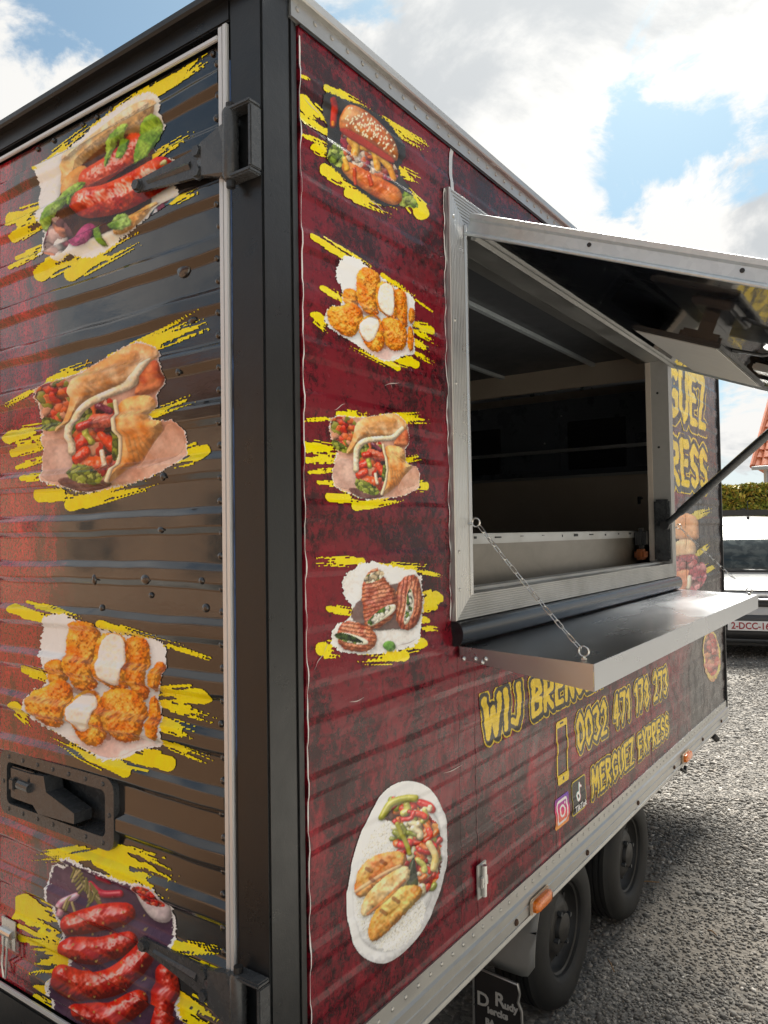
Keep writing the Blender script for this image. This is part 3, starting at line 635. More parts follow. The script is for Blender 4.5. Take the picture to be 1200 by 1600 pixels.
def hinge(zc, yt, dz):
    """strap hinge: strap on the door, knuckle, forked bracket welded on the post"""
    xk = XR - 0.022
    h = MB()
    xs = XD - DD - 0.002
    out = [(0.062, 0.052), (0.10, 0.050), (0.15, 0.034), (0.17, 0.030), (yt - 0.02, 0.014), (yt, 0.010), (yt + 0.010, 0.0)]
    v = []; f = []
    top = [(y, zc + dz * (y - 0.06) / (yt - 0.06) + w) for y, w in out]; bot = [(y, zc + dz * (y - 0.06) / (yt - 0.06) - w) for y, w in out[:-1]]
    loop = top + bot[::-1]; n = len(loop)
    def xo(y): return xs - (0.020 if y < 0.1 else 0.013 if y < .16 else 0.006)
    v = [(xo(y), y, z) for y, z in loop] + [(xs + 0.002, y, z) for y, z in loop]
    f = [list(range(n))] + [[i, n + i, n + (i + 1) % n, (i + 1) % n] for i in range(n)]
    h.add(v, f); h = h.build('hinge', IRON, trailer)
    MB().add([(xo(y) - (0.0005 if i_ in (0, 2) else 0.006), y, zc + dz * (y - 0.06) / (yt - 0.06) + w_) for y in (0.19, yt - 0.045) for i_, w_ in ((0, .009 if y < .2 else .004), (1, 0.0), (2, -.009 if y < .2 else -.004))], [[0, 1, 4, 3], [1, 2, 5, 4], [0, 2, 1], [3, 4, 5]]).build('strap_rib', IRON, h)
    MB().tube([(xk, 0.060, zc - 0.070), (xk, 0.060, zc - 0.062), (xk, 0.060, zc + 0.062), (xk, 0.060, zc + 0.070)], [0.013, 0.0165, 0.0165, 0.013], 16).build('knuckle', IRON, h, True, sharp=50)
    MB().tube([(xk, 0.060, zc - 0.084), (xk, 0.060, zc + 0.082)], 0.009, 10).build('hinge_pin', BLK, h)
    b = MB()
    for s in (-1, 1):
        b.box((XR - 0.034, -0.002, zc + s * 0.066 - 0.005), (XR - 0.0006, 0.066, zc + s * 0.066 + 0.005), 0.003)
    b.box((XR - 0.030, -0.003, zc - 0.0605), (XR - 0.0008, 0.006, zc + 0.0605), 0.002)
    b.build('hinge_bracket', IRON, h)
    bo = MB().tube([(0.004, 0, 0), (-0.009, 0, 0)], 0.0115, 6).tube([(0.005, 0, 0), (-0.001, 0, 0)], 0.015, 14).build('bolt', IRON, h)
    pos = [(0.165, 0.020), (0.165, -0.022), (yt - 0.012, 0.0)]
    for i, (y, w) in enumerate(pos):
        l = (xo(y) - 0.001, y, zc + dz * (y - 0.06) / (yt - 0.06) + w)
        if i == 0: bo.location = l
        else: clone(bo, l, h)
    return h
hinge(2.412, 0.372, 0.008); hinge(0.757, 0.366, 0.032)
# recessed lock with lever
def rrect(y0, y1, z0, z1, r, n=5):
    pts = []
    for cy, cz, a0 in ((y1 - r, z1 - r, 0), (y0 + r, z1 - r, 90), (y0 + r, z0 + r, 180), (y1 - r, z0 + r, 270)):
        for t in np.linspace(a0, a0 + 90, n): pts.append((cy + r * math.cos(math.radians(t)), cz + r * math.sin(math.radians(t))))
    return pts
o1 = rrect(LY0 - .004, LY1 + .004, LZ0 - .004, LZ1 + .004, 0.028); o2 = rrect(LY0 + .026, LY1 - .030, LZ0 + .024, LZ1 - .024, 0.016); n = len(o1)
v = [(XD + .004, y, z) for y, z in o1] + [(XD - 0.015, y, z) for y, z in o1] + [(XD - 0.016, y, z) for y, z in o2] + [(XD + 0.045, y, z) for y, z in o2]
f = [[a * n + i, a * n + (i + 1) % n, (a + 1) * n + (i + 1) % n, (a + 1) * n + i] for a in range(3) for i in range(n)] + [[3 * n + i for i in range(n)]]
lock = MB().add(v, f).build('door_lock', IRON, trailer, True, sharp=30)
lr = dome('rivet', 0.0055, 0.003, IRON, 'x', 8); lr.parent = lock; lr.location = (XD - 0.0155, LY0 + .012, (LZ0 + LZ1) / 2)
for i in range(7):
    for zq in (LZ0 + .011, LZ1 - .011): clone(lr, (XD - 0.0155, LY0 + .035 + i * .066, zq), lock)
clone(lr, (XD - 0.0155, LY1 - .014, (LZ0 + LZ1) / 2), lock)
ym = LY1 - 0.06
MB().box((XD - 0.012, ym - 0.085, LZ0 + .036), (XD + .044, ym + 0.022, LZ1 - .036), 0.004).build('lock_case', IRON, lock)
MB().box((XD - 0.022, ym - 0.01, LZ0 + .062), (XD - .0125, ym + 0.012, LZ1 - .062), 0.003).build('lock_stud', IRON, lock)
zl = (LZ0 + LZ1) / 2
MB().add([(x, y, z) for x in (XD - 0.026, XD + 0.02) for y, z in ((ym - 0.095, zl + .044), (ym - 0.155, zl + .048), (ym - 0.165, zl + 0.012), (ym - 0.28, zl - 0.016), (ym - 0.28, zl - 0.040), (ym - 0.13, zl - 0.046), (ym - 0.095, zl - 0.02))],
    [[0, 1, 2, 3, 4, 5, 6], [13, 12, 11, 10, 9, 8, 7]] + [[i, 7 + i, 7 + (i + 1) % 7, (i + 1) % 7] for i in range(7)]).build('lever', IRON, lock)
MB().tube([(XD - 0.028, ym - 0.05, zl + .012), (XD - 0.028, ym - 0.10, zl + .010)], 0.011, 10).build('lever_pivot', IRON, lock)
# wire catch low on the door
p = on_x(22, 1455, XD); ct = MB().box((XD - DD - 0.004, p[1] - 0.035, p[2] - 0.035), (XD - DD - 0.0005, p[1] + 0.030, p[2] + 0.038), 0.001).build('door_catch', ZINC, trailer)
MB().tube([(XD - .018, p[1] - 0.025, p[2] + .004), (XD - .018, p[1] + 0.03, p[2] + .004)], 0.010, 10).build('catch_barrel', ZINC, ct, True)
MB().tube([(XD - .020, p[1] + 0.010, p[2] - .005), (XD - .024, p[1] + 0.014, p[2] - .075), (XD - .024, p[1] + 0.006, p[2] - .105), (XD - .024, p[1] - 0.004, p[2] - .105), (XD - .024, p[1] - 0.008, p[2] - .075), (XD - .020, p[1] - 0.004, p[2] - .005)], 0.0028, 6).build('catch_wire', ZINC, ct, True)

# --- running gear
def wheel(xc):
    WR, yo = 0.262, 0.030
    prof = [(0.150, 0.016), (0.158, 0.004), (0.170, -0.002), (0.195, -0.006), (0.215, -0.005), (0.228, 0.0), (0.240, 0.008), (0.251, 0.020), (0.258, 0.034)]
    for k in range(5): prof += [(0.261, 0.036 + k * .024), (0.261, 0.052 + k * .024), (0.255, 0.053 + k * .024), (0.255, 0.059 + k * .024)]
    prof += [(0.258, 0.160), (0.235, 0.175), (0.150, 0.170)]
    b = MB().lathe(prof, (xc, yo, WR), 'y', 64)
    b.v = [(x, y - (0.014 * max(0, (0.06 - z) / 0.06) if y < yo + .05 else 0), max(z, 0.004 + 0.0)) for x, y, z in b.v]
    w = b.build('wheel', TYRE, trailer, True, sharp=40)
    rp = [(0.152, 0.010), (0.150, 0.020), (0.143, 0.024), (0.138, 0.050), (0.128, 0.060), (0.110, 0.052), (0.085, 0.030), (0.070, 0.026), (0.052, 0.026), (0.048, 0.012), (0.030, 0.006), (0.0006, 0.004)]
    rim = MB().lathe(rp, (xc, yo, WR), 'y', 40).build('rim', RIM, w, True, sharp=40)
    for k in range(8):
        a = k * math.pi / 4
        if k % 2 == 0: MB().tube([(xc + 0.060 * math.cos(a + .4), yo + 0.027, WR + 0.060 * math.sin(a + .4)), (xc + 0.060 * math.cos(a + .4), yo + 0.010, WR + 0.060 * math.sin(a + .4))], 0.009, 6).build('wheel_nut', IRON, w)
    for k in range(9):
        a = k * 2 * math.pi / 9
        MB().tube([(xc + 0.108 * math.cos(a), yo + 0.050, WR + 0.108 * math.sin(a)), (xc + 0.108 * math.cos(a), yo + 0.0465, WR + 0.108 * math.sin(a))], 0.012, 10).build('rim_hole', BLK, w)
    return w
for xc in (1.405, 2.130): wheel(xc)
MB().tube([(1.405, 0.15, 0.262), (1.405, 1.85, 0.262)], 0.035, 10).build('axle', IRON, trailer); MB().tube([(2.13, 0.15, 0.262), (2.13, 1.85, 0.262)], 0.035, 10).build('axle', IRON, trailer)
for yy in (0.35, 1.6): MB().box((0.0, yy, 0.36), (3.8, yy + 0.06, 0.4995)).build('chassis_beam', IRON, trailer)
# mudguard in front of the first wheel
v = []; f = []; ny = 9
for i, a in enumerate(np.linspace(math.radians(88), math.radians(186), 16)):
    for j, t in enumerate(np.linspace(0, 1, ny)):
        rr = 0.305; y = 0.020 + t * 0.185
        aa = a
        if a > math.radians(165): aa = a - (abs(t - .5) * 2) ** 6 * math.radians(8)
        v.append((1.405 + rr * math.cos(aa), y, min(0.262 + rr * math.sin(aa), 0.515)))
for i in range(15):
    for j in range(ny - 1): f.append([i * ny + j, i * ny + j + 1, (i + 1) * ny + j + 1, (i + 1) * ny + j])
mg = raw('mudguard', v, f, GREYP, trailer, True); md = mg.modifiers.new('s', 'SOLIDIFY'); md.thickness = 0.004
# mud flap with a metal edge and lettering
MX = 1.04
ya, yb = float(on_x(815, 1545, MX)[1]), float(on_x(740, 1520, MX)[1]); zt = float(on_x(778, 1530, MX)[2]) + .012
ol = [(yb, zt + .004), (yb, 0.03), (ya, 0.03), (ya, zt - 0.085), (ya + 0.012, zt - 0.060), (ya + 0.006, zt - 0.03), (ya + 0.012, zt - 0.005)]
flap = MB().add([(x, y, z) for x in (MX, MX + 0.008) for y, z in ol], [[0, 1, 2, 3, 4, 5, 6], [13, 12, 11, 10, 9, 8, 7]] + [[i, 7 + i, 7 + (i + 1) % 7, (i + 1) % 7] for i in range(7)]).build('mud_flap', BLK, trailer)
MB().tube([(MX - .003, y, z) for y, z in [ol[1], ol[0], ol[6], ol[5], ol[4], ol[3], ol[2]]], 0.0045, 8).build('flap_edging', ALP, flap, True)
TXT = mat('flap_paint', plain((0.42, 0.42, 0.40), 0.6))
rt = (math.radians(90), 0, math.radians(-90))
for body, sz, dy, dz in (('R', 0.060, 0.094, 0.095), ('udy', 0.032, 0.060, 0.095), ('D', 0.060, 0.158, 0.112), ('iercks', 0.030, 0.120, 0.128), ('BA', 0.026, 0.128, 0.165)):
    text_mesh('flap_lettering', body, sz, TXT, flap, (MX - 0.0016, ya + dy, zt - dz), rt, bold=0.0012)

# ------------------------------------------------------------------ printed pictures: painted point by point on fine sheets that follow the beads
def vhash(ix, iy, s):
    h = (ix.astype(np.int64) * 374761393 + iy.astype(np.int64) * 668265263 + s * 1274126177) & 0xFFFFFFFF
    h = ((h ^ (h >> 13)) * 1274126177) & 0xFFFFFFFF
    return ((h ^ (h >> 16)) & 0xFFFF) / 65535.0
def vn(x, y, s=0):
    xi = np.floor(x); yi = np.floor(y); fx = x - xi; fy = y - yi; fx = fx * fx * (3 - 2 * fx); fy = fy * fy * (3 - 2 * fy)
    a = vhash(xi, yi, s); b = vhash(xi + 1, yi, s); c = vhash(xi, yi + 1, s); d = vhash(xi + 1, yi + 1, s)
    return (a * (1 - fx) + b * fx) * (1 - fy) + (c * (1 - fx) + d * fx) * fy
def fbm(x, y, o=4, s=0):
    t = 0; a = 0.5; n = 0
    for k in range(o): t = t + a * vn(x * 2 ** k, y * 2 ** k, s + k * 17); n += a; a *= 0.55
    return t / n
def smooth_poly(P, it=2):
    P = np.array(P, float); ar = lambda A: abs(np.sum(A[:, 0] * np.roll(A[:, 1], -1) - A[:, 1] * np.roll(A[:, 0], -1)))
    a0 = ar(P); c0 = P.mean(0)
    for _ in range(it):
        Q = np.roll(P, -1, 0); P = np.stack([P * .75 + Q * .25, P * .25 + Q * .75], 1).reshape(-1, 2)
    return c0 + (P - c0) * math.sqrt(a0 / max(ar(P), 1e-9))
def sstep(a, b, x): t = np.clip((x - a) / (b - a), 0, 1); return t * t * (3 - 2 * t)
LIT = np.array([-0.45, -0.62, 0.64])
YEL = (0.86, 0.66, 0.006)
class Art:
    def __init__(s, x, y, unit):
        s.x, s.y, s.u = x, y, unit               # unit: size of fine detail in picture units
        s.c = np.zeros((x.size, 3)); s.a = np.zeros(x.size, bool)
    def near(s, P, m):
        P = np.asarray(P); lo = P.min(0) - m; hi = P.max(0) + m
        return np.nonzero((s.x > lo[0]) & (s.x < hi[0]) & (s.y > lo[1]) & (s.y < hi[1]))[0]
    def dist(s, idx, P, closed=True):
        """distance, unit direction away from the nearest edge point, inside flag, position along the path"""
        X = s.x[idx]; Y = s.y[idx]; n = len(P); best = np.full(idx.size, 1e18); gx = np.zeros(idx.size); gy = gx.copy(); tt = gx.copy(); ins = np.zeros(idx.size, bool)
        for i in range(n if closed else n - 1):
            ax, ay = P[i]; bx, by = P[(i + 1) % n]; dx, dy = bx - ax, by - ay; L = dx * dx + dy * dy + 1e-12
            t = np.clip(((X - ax) * dx + (Y - ay) * dy) / L, 0, 1); ex = X - ax - t * dx; ey = Y - ay - t * dy; d = ex * ex + ey * ey
            k = d < best; best = np.where(k, d, best); gx = np.where(k, ex, gx); gy = np.where(k, ey, gy); tt = np.where(k, (i + t), tt)
            if closed: ins ^= ((ay > Y) != (by > Y)) & (X < dx * (Y - ay) / (dy + (1e-12 if dy >= 0 else -1e-12)) + ax)
        d = np.sqrt(best) + 1e-9
        return d, gx / d, gy / d, ins, tt / max(1, n - 1)
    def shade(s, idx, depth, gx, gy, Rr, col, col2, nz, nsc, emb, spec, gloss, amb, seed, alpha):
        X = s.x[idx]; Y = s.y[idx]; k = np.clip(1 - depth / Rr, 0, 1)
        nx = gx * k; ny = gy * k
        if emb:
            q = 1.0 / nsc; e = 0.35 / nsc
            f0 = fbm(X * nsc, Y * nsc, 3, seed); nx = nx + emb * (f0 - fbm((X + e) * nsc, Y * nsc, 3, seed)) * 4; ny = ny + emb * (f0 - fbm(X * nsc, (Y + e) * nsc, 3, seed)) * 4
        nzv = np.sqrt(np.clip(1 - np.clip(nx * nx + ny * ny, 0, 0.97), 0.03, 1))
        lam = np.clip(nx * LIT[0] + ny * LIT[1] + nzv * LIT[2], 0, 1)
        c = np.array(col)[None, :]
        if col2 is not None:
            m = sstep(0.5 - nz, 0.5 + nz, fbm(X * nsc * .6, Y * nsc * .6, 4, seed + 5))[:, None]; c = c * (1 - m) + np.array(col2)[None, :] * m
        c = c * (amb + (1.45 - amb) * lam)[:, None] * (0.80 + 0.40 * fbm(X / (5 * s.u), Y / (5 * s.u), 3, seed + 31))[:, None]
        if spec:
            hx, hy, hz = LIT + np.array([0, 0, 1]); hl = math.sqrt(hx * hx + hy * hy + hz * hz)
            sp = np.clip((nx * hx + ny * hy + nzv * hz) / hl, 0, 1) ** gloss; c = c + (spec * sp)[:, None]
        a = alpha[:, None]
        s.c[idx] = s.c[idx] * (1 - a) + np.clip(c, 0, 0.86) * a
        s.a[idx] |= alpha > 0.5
    def poly(s, P, col, col2=None, R=20, nz=0.2, nsc=None, emb=0.0, spec=0.0, gloss=30, amb=0.45, rag=0.0, seed=1, sm=2, soft=1.2, op=1.0, rim=None, rimw=0, shd=None):
        P = smooth_poly(P, sm) if sm else np.array(P, float); shd = (R * .35 if R > 8 else 0) if shd is None else shd; idx = s.near(P, rag * 3 + 4 + shd * 3)
        if idx.size == 0: return s
        nsc = nsc or 1 / (8 * s.u)
        d, gx, gy, ins, _ = s.dist(idx, P); sd = np.where(ins, d, -d); sg = np.where(ins, -1.0, 1.0)
        if rag: sd = sd + (fbm(s.x[idx] / (3.2 * s.u), s.y[idx] / (2.2 * s.u), 4, seed + 9) - 0.5) * (2 * rag if rimw == 0 else 3.4 * rag)
        if shd:
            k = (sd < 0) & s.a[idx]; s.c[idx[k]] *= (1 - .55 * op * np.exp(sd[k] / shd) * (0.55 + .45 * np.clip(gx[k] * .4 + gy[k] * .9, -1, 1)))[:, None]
        al = sstep(-soft * s.u * .5, soft * s.u * .5, sd) * op; k = al > 0.01
        s.shade(idx[k], np.maximum(sd[k], 0), (gx * sg)[k], (gy * sg)[k], R, col, col2, nz, nsc, emb, spec, gloss, amb, seed, al[k])
        if rim is not None:
            k2 = (sd > -rimw * .3) & (sd < rimw); j = idx[k2]; s.c[j] = np.array(rim); s.a[j] = True
        return s
    def cap(s, path, r, col, col2=None, nz=0.2, nsc=None, emb=0.0, spec=0.0, gloss=30, amb=0.4, seed=1, taper=0.0, op=1.0, rag=0.0):
        P = np.array(path, float)
        if len(P) > 2:
            t = np.linspace(0, len(P) - 1, len(P) * 5); Q = []
            for q in t:
                i = min(int(q), len(P) - 2); f = q - i; p0 = P[max(i - 1, 0)]; p1 = P[i]; p2 = P[i + 1]; p3 = P[min(i + 2, len(P) - 1)]
                Q.append(0.5 * ((2 * p1) + (p2 - p0) * f + (2 * p0 - 5 * p1 + 4 * p2 - p3) * f * f + (3 * p1 - p0 - 3 * p2 + p3) * f ** 3))
            P = np.array(Q)
        shd = r * .35 if r > 6 else 0
        idx = s.near(P, r * 1.3 + rag + shd * 3)
        if idx.size == 0: return s
        nsc = nsc or 1 / (8 * s.u); d, gx, gy, _, tt = s.dist(idx, P, False)
        rr = r * (1 - taper * np.abs(tt * 2 - 1) ** 2)
        sd = rr - d
        if rag: sd = sd + (fbm(s.x[idx] / (4 * s.u), s.y[idx] / (4 * s.u), 3, seed + 9) - 0.5) * 2 * rag
        if shd:
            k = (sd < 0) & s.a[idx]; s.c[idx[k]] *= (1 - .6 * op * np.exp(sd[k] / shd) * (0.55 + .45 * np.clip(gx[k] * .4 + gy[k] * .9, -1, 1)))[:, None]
        al = sstep(-.6 * s.u, .6 * s.u, sd) * op; k = al > 0.01
        s.shade(idx[k], np.maximum(sd[k], 0), gx[k], gy[k], r, col, col2, nz, nsc, emb, spec, gloss, amb, seed, al[k]); return s
    def brush(s, p0, p1, w, col=YEL, seed=1, sub=True):
        """brush stroke: round loaded start at p0, dry streaky tail at p1"""
        if sub and w > 1.5:
            q0 = np.array(p0, float); q1 = np.array(p1, float); ee = q1 - q0; nn_ = np.array([-ee[1], ee[0]]) / (np.linalg.norm(ee) + 1e-9)
            for i_, (o_, st_, en_, ww) in enumerate(((1.15, .18, 1.12, .20), (-1.2, .30, 1.18, .16), (.75, .6, 1.28, .15), (-.55, .65, 1.34, .13))): s.brush(q0 + ee * st_ + nn_ * w * o_, q0 + ee * en_ + nn_ * w * o_ * .9, max(w * ww, 1.3 * s.u), col, seed + 50 + i_, False)
        p0 = np.array(p0, float); p1 = np.array(p1, float); L = np.linalg.norm(p1 - p0); e = (p1 - p0) / L; idx = s.near(np.array([p0, p1]), w * 2)
        if idx.size == 0: return s
        X = s.x[idx] - p0[0]; Y = s.y[idx] - p0[1]; a = (X * e[0] + Y * e[1]) / L; b = (-X * e[1] + Y * e[0]) / w
        b = b + (fbm(a * 3, a * 0, 2, seed) - .5) * 0.5
        hw = np.where(a < 0, np.sqrt(np.clip(1 - (a * L / w) ** 2, 0, 1)), 1.0) * (1 - 0.25 * np.clip(a, 0, 1) + 0.3 * (fbm(a * 6, a * 0 + 3, 3, seed + 2) - .5))
        st = fbm(b * 3.0 + 20 + .6 * fbm(a * 5, b * 2, 2, seed + 3), a * 1.6 + seed, 2, seed + 4) * .55 + fbm(b * 11.0 + 40, a * 2.6, 3, seed + 14) * .45
        dry = np.clip(a - 0.22, 0, 1) / 0.78
        ok = (np.abs(b) < hw) & (a < 0.72 + 0.35 * st) & (st > 0.16 + 0.44 * dry ** 1.0) & (np.abs(b) < hw * (1 - 0.25 * dry) + .02)
        # splashes off the tail
        sp = (fbm(X / (3.0 * s.u), Y / (3.0 * s.u), 3, seed + 8) > 0.76) & (a > 0.3) & (a < 1.25) & (np.abs(b) < 1.35)
        j = idx[ok | sp]; n = fbm(s.x[j] / (6 * s.u), s.y[j] / (14 * s.u), 3, seed + 6)[:, None]
        s.c[j] = np.array(col)[None, :] * (0.90 + 0.16 * n); s.a[j] = True; return s
    def mottle(s, P, cols, nsc, seed=1, R=14, emb=0.4, sm=2, rag=0.0, amb=.4, spec=0.0, dk=.35):
        """a heap of mixed bits: cells take one of several colours"""
        P = smooth_poly(P, sm); idx = s.near(P, 3)
        if idx.size == 0: return s
        d, gx, gy, ins, _ = s.dist(idx, P); sd = np.where(ins, d, -d)
        if rag: sd = sd + (fbm(s.x[idx] / (4 * s.u), s.y[idx] / (4 * s.u), 3, seed + 9) - 0.5) * 2 * rag
        idx2 = idx[sd > 0]; X = s.x[idx2] * nsc + fbm(s.x[idx2] * nsc, s.y[idx2] * nsc, 3, seed + 3) * 1.3; Y = s.y[idx2] * nsc + fbm(s.x[idx2] * nsc + 9, s.y[idx2] * nsc, 3, seed + 4) * 1.3
        best = np.full(idx2.size, 9.0); cid = np.zeros(idx2.size); gx2 = best * 0; gy2 = best * 0
        for i in (-1, 0, 1):
            for j in (-1, 0, 1):
                ix = np.floor(X) + i; iy = np.floor(Y) + j; px = ix + vhash(ix, iy, seed); py = iy + vhash(ix, iy, seed + 1); dd = np.hypot(X - px, Y - py)
                k = dd < best; best = np.where(k, dd, best); cid = np.where(k, vhash(ix, iy, seed + 2), cid); gx2 = np.where(k, X - px, gx2); gy2 = np.where(k, Y - py, gy2)
        C = np.array(cols); c = C[np.minimum((cid * len(C)).astype(int), len(C) - 1)]
        lam = np.clip(LIT[2] + (gx2 * LIT[0] + gy2 * LIT[1]) * 1.1, 0.05, 1.1); edge = sstep(0.75, 0.35, best)
        c = c * (amb + (1.3 - amb) * lam)[:, None] * (dk + (1 - dk) * edge)[:, None] * (0.75 + .5 * fbm(X * 4, Y * 4, 2, seed + 6))[:, None]
        if spec: c = c + (spec * np.clip(lam - .75, 0, 1))[:, None]
        s.c[idx2] = np.clip(c, 0, .86); s.a[idx2] = True; return s

def art_sandwich(a):
    for i, b in enumerate([((530, 398), (800, 232), 24), ((365, 500), (600, 330), 12), ((165, 655), (355, 508), 22), ((52, 862), (190, 815), 30), ((60, 935), (180, 865), 16), ((70, 1010), (200, 950), 10), ((158, 1072), (340, 985), 26), ((278, 1070), (500, 950), 28), ((585, 635), (740, 540), 20), ((690, 795), (785, 752), 16), ((60, 1050), (190, 985), 9)]): a.brush(*b, seed=10 + i)
    ph = [(150, 830), (165, 690), (160, 640), (240, 600), (300, 560), (360, 500), (520, 380), (600, 360), (640, 400), (640, 480), (655, 490), (600, 560), (610, 600), (585, 645), (690, 625), (698, 640), (640, 690), (720, 760), (640, 815), (560, 885), (480, 935), (420, 975), (340, 1015), (290, 990), (240, 1030), (210, 990), (160, 1005), (180, 900)]
    a.poly(ph, (0.72, 0.66, 0.58), (0.80, 0.77, 0.72), R=2, amb=.9, rag=7, seed=3, sm=1, rim=(0.8, .8, .78), rimw=4, nsc=.01)
    a.poly([(235, 740), (250, 640), (320, 560), (420, 480), (520, 405), (600, 385), (625, 430), (590, 520), (500, 540), (420, 590), (340, 650), (290, 720)], (0.62, 0.40, 0.18), (0.72, 0.56, 0.36), R=60, emb=.25, seed=4)
    a.poly([(250, 620), (330, 550), (430, 470), (530, 405), (590, 395), (560, 450), (450, 500), (350, 570), (280, 640)], (0.70, 0.60, 0.47), (0.55, 0.40, 0.24), R=30, emb=.5, seed=5, nsc=.06, op=.8)
    a.poly([(200, 900), (240, 740), (300, 660), (420, 575), (520, 520), (600, 560), (620, 660), (560, 740), (610, 790), (480, 900), (300, 965), (210, 945)], (0.06, 0.02, 0.015), (0.12, 0.05, 0.02), R=10, seed=6)
    a.poly([(235, 740), (265, 680), (330, 640), (360, 690), (300, 760), (250, 770)], (0.58, 0.30, 0.10), (0.65, 0.42, 0.2), R=30, seed=7)
    a.cap([(360, 705), (450, 650), (545, 575)], 52, (0.36, 0.035, 0.016), (0.56, 0.11, 0.045), emb=.35, nsc=.04, spec=.45, gloss=28, seed=8)
    lf = dict(col2=(0.15, 0.27, 0.035), R=16, emb=.5, amb=.5, nsc=.05, rag=5)
    a.poly([(520, 620), (545, 530), (600, 450), (640, 470), (635, 530), (590, 590), (545, 660)], (0.34, 0.47, 0.09), seed=9, **lf)
    a.poly([(405, 655), (420, 580), (470, 510), (525, 488), (500, 540), (450, 570), (425, 640)], (0.36, 0.50, 0.12), seed=10, **lf)
    a.poly([(450, 620), (470, 560), (510, 540), (500, 580), (475, 620)], (0.30, 0.45, 0.10), seed=11, **lf)
    a.cap([(340, 800), (430, 785), (530, 745), (650, 672)], 52, (0.47, 0.020, 0.016), (0.60, 0.06, 0.04), emb=.22, spec=.65, gloss=40, seed=12)
    a.poly([(330, 790), (300, 750), (330, 770), (360, 850), (420, 850), (500, 820), (560, 780), (540, 830), (440, 870), (330, 860)], (0.03, 0.008, 0.008), R=8, op=.6, seed=2)
    a.cap([(352, 798), (435, 785), (530, 745), (625, 690)], 55, (0.40, 0.032, 0.016), (0.60, 0.11, 0.045), emb=.35, nsc=.04, spec=.6, gloss=26, seed=12)
    a.poly([(165, 900), (180, 830), (240, 760), (300, 712), (345, 715), (300, 745), (280, 800), (215, 850), (200, 905)], (0.36, 0.48, 0.14), seed=13, **lf)
    a.poly([(275, 800), (290, 750), (330, 720), (325, 740), (300, 775), (290, 810)], (0.22, 0.36, 0.06), seed=14, **lf)
    a.mottle([(165, 985), (190, 890), (230, 840), (280, 900), (300, 960), (240, 1010)], [(0.6, 0.45, 0.42), (0.36, 0.12, 0.16), (0.62, 0.3, 0.2), (0.2, 0.1, 0.1), (0.7, .65, .62)], .022, seed=15)
    a.poly([(285, 935), (340, 868), (385, 890), (375, 950), (310, 975)], (0.30, 0.05, 0.14), (0.42, 0.10, 0.22), R=25, emb=.5, seed=16)
    a.poly([(470, 930), (460, 895), (520, 840), (600, 788), (625, 800), (560, 885)], (0.62, 0.33, 0.10), (0.70, 0.50, 0.26), R=25, emb=.4, seed=17)
    a.poly([(430, 870), (480, 828), (545, 878), (470, 912)], (0.38, 0.52, 0.18), seed=18, **lf); a.poly([(385, 900), (400, 880), (430, 960), (400, 965)], (0.25, 0.36, 0.08), seed=19, **lf)
    a.poly([(640, 655), (655, 636), (672, 634), (668, 650)], (0.30, 0.36, 0.12), seed=20, col2=(.5, .5, .3), R=6)
    a.mottle([(590, 860), (640, 800), (715, 762), (700, 790), (640, 830)], [(0.1, 0.2, 0.24), (0.55, 0.55, 0.58), (0.2, 0.05, 0.09)], .04, seed=21)
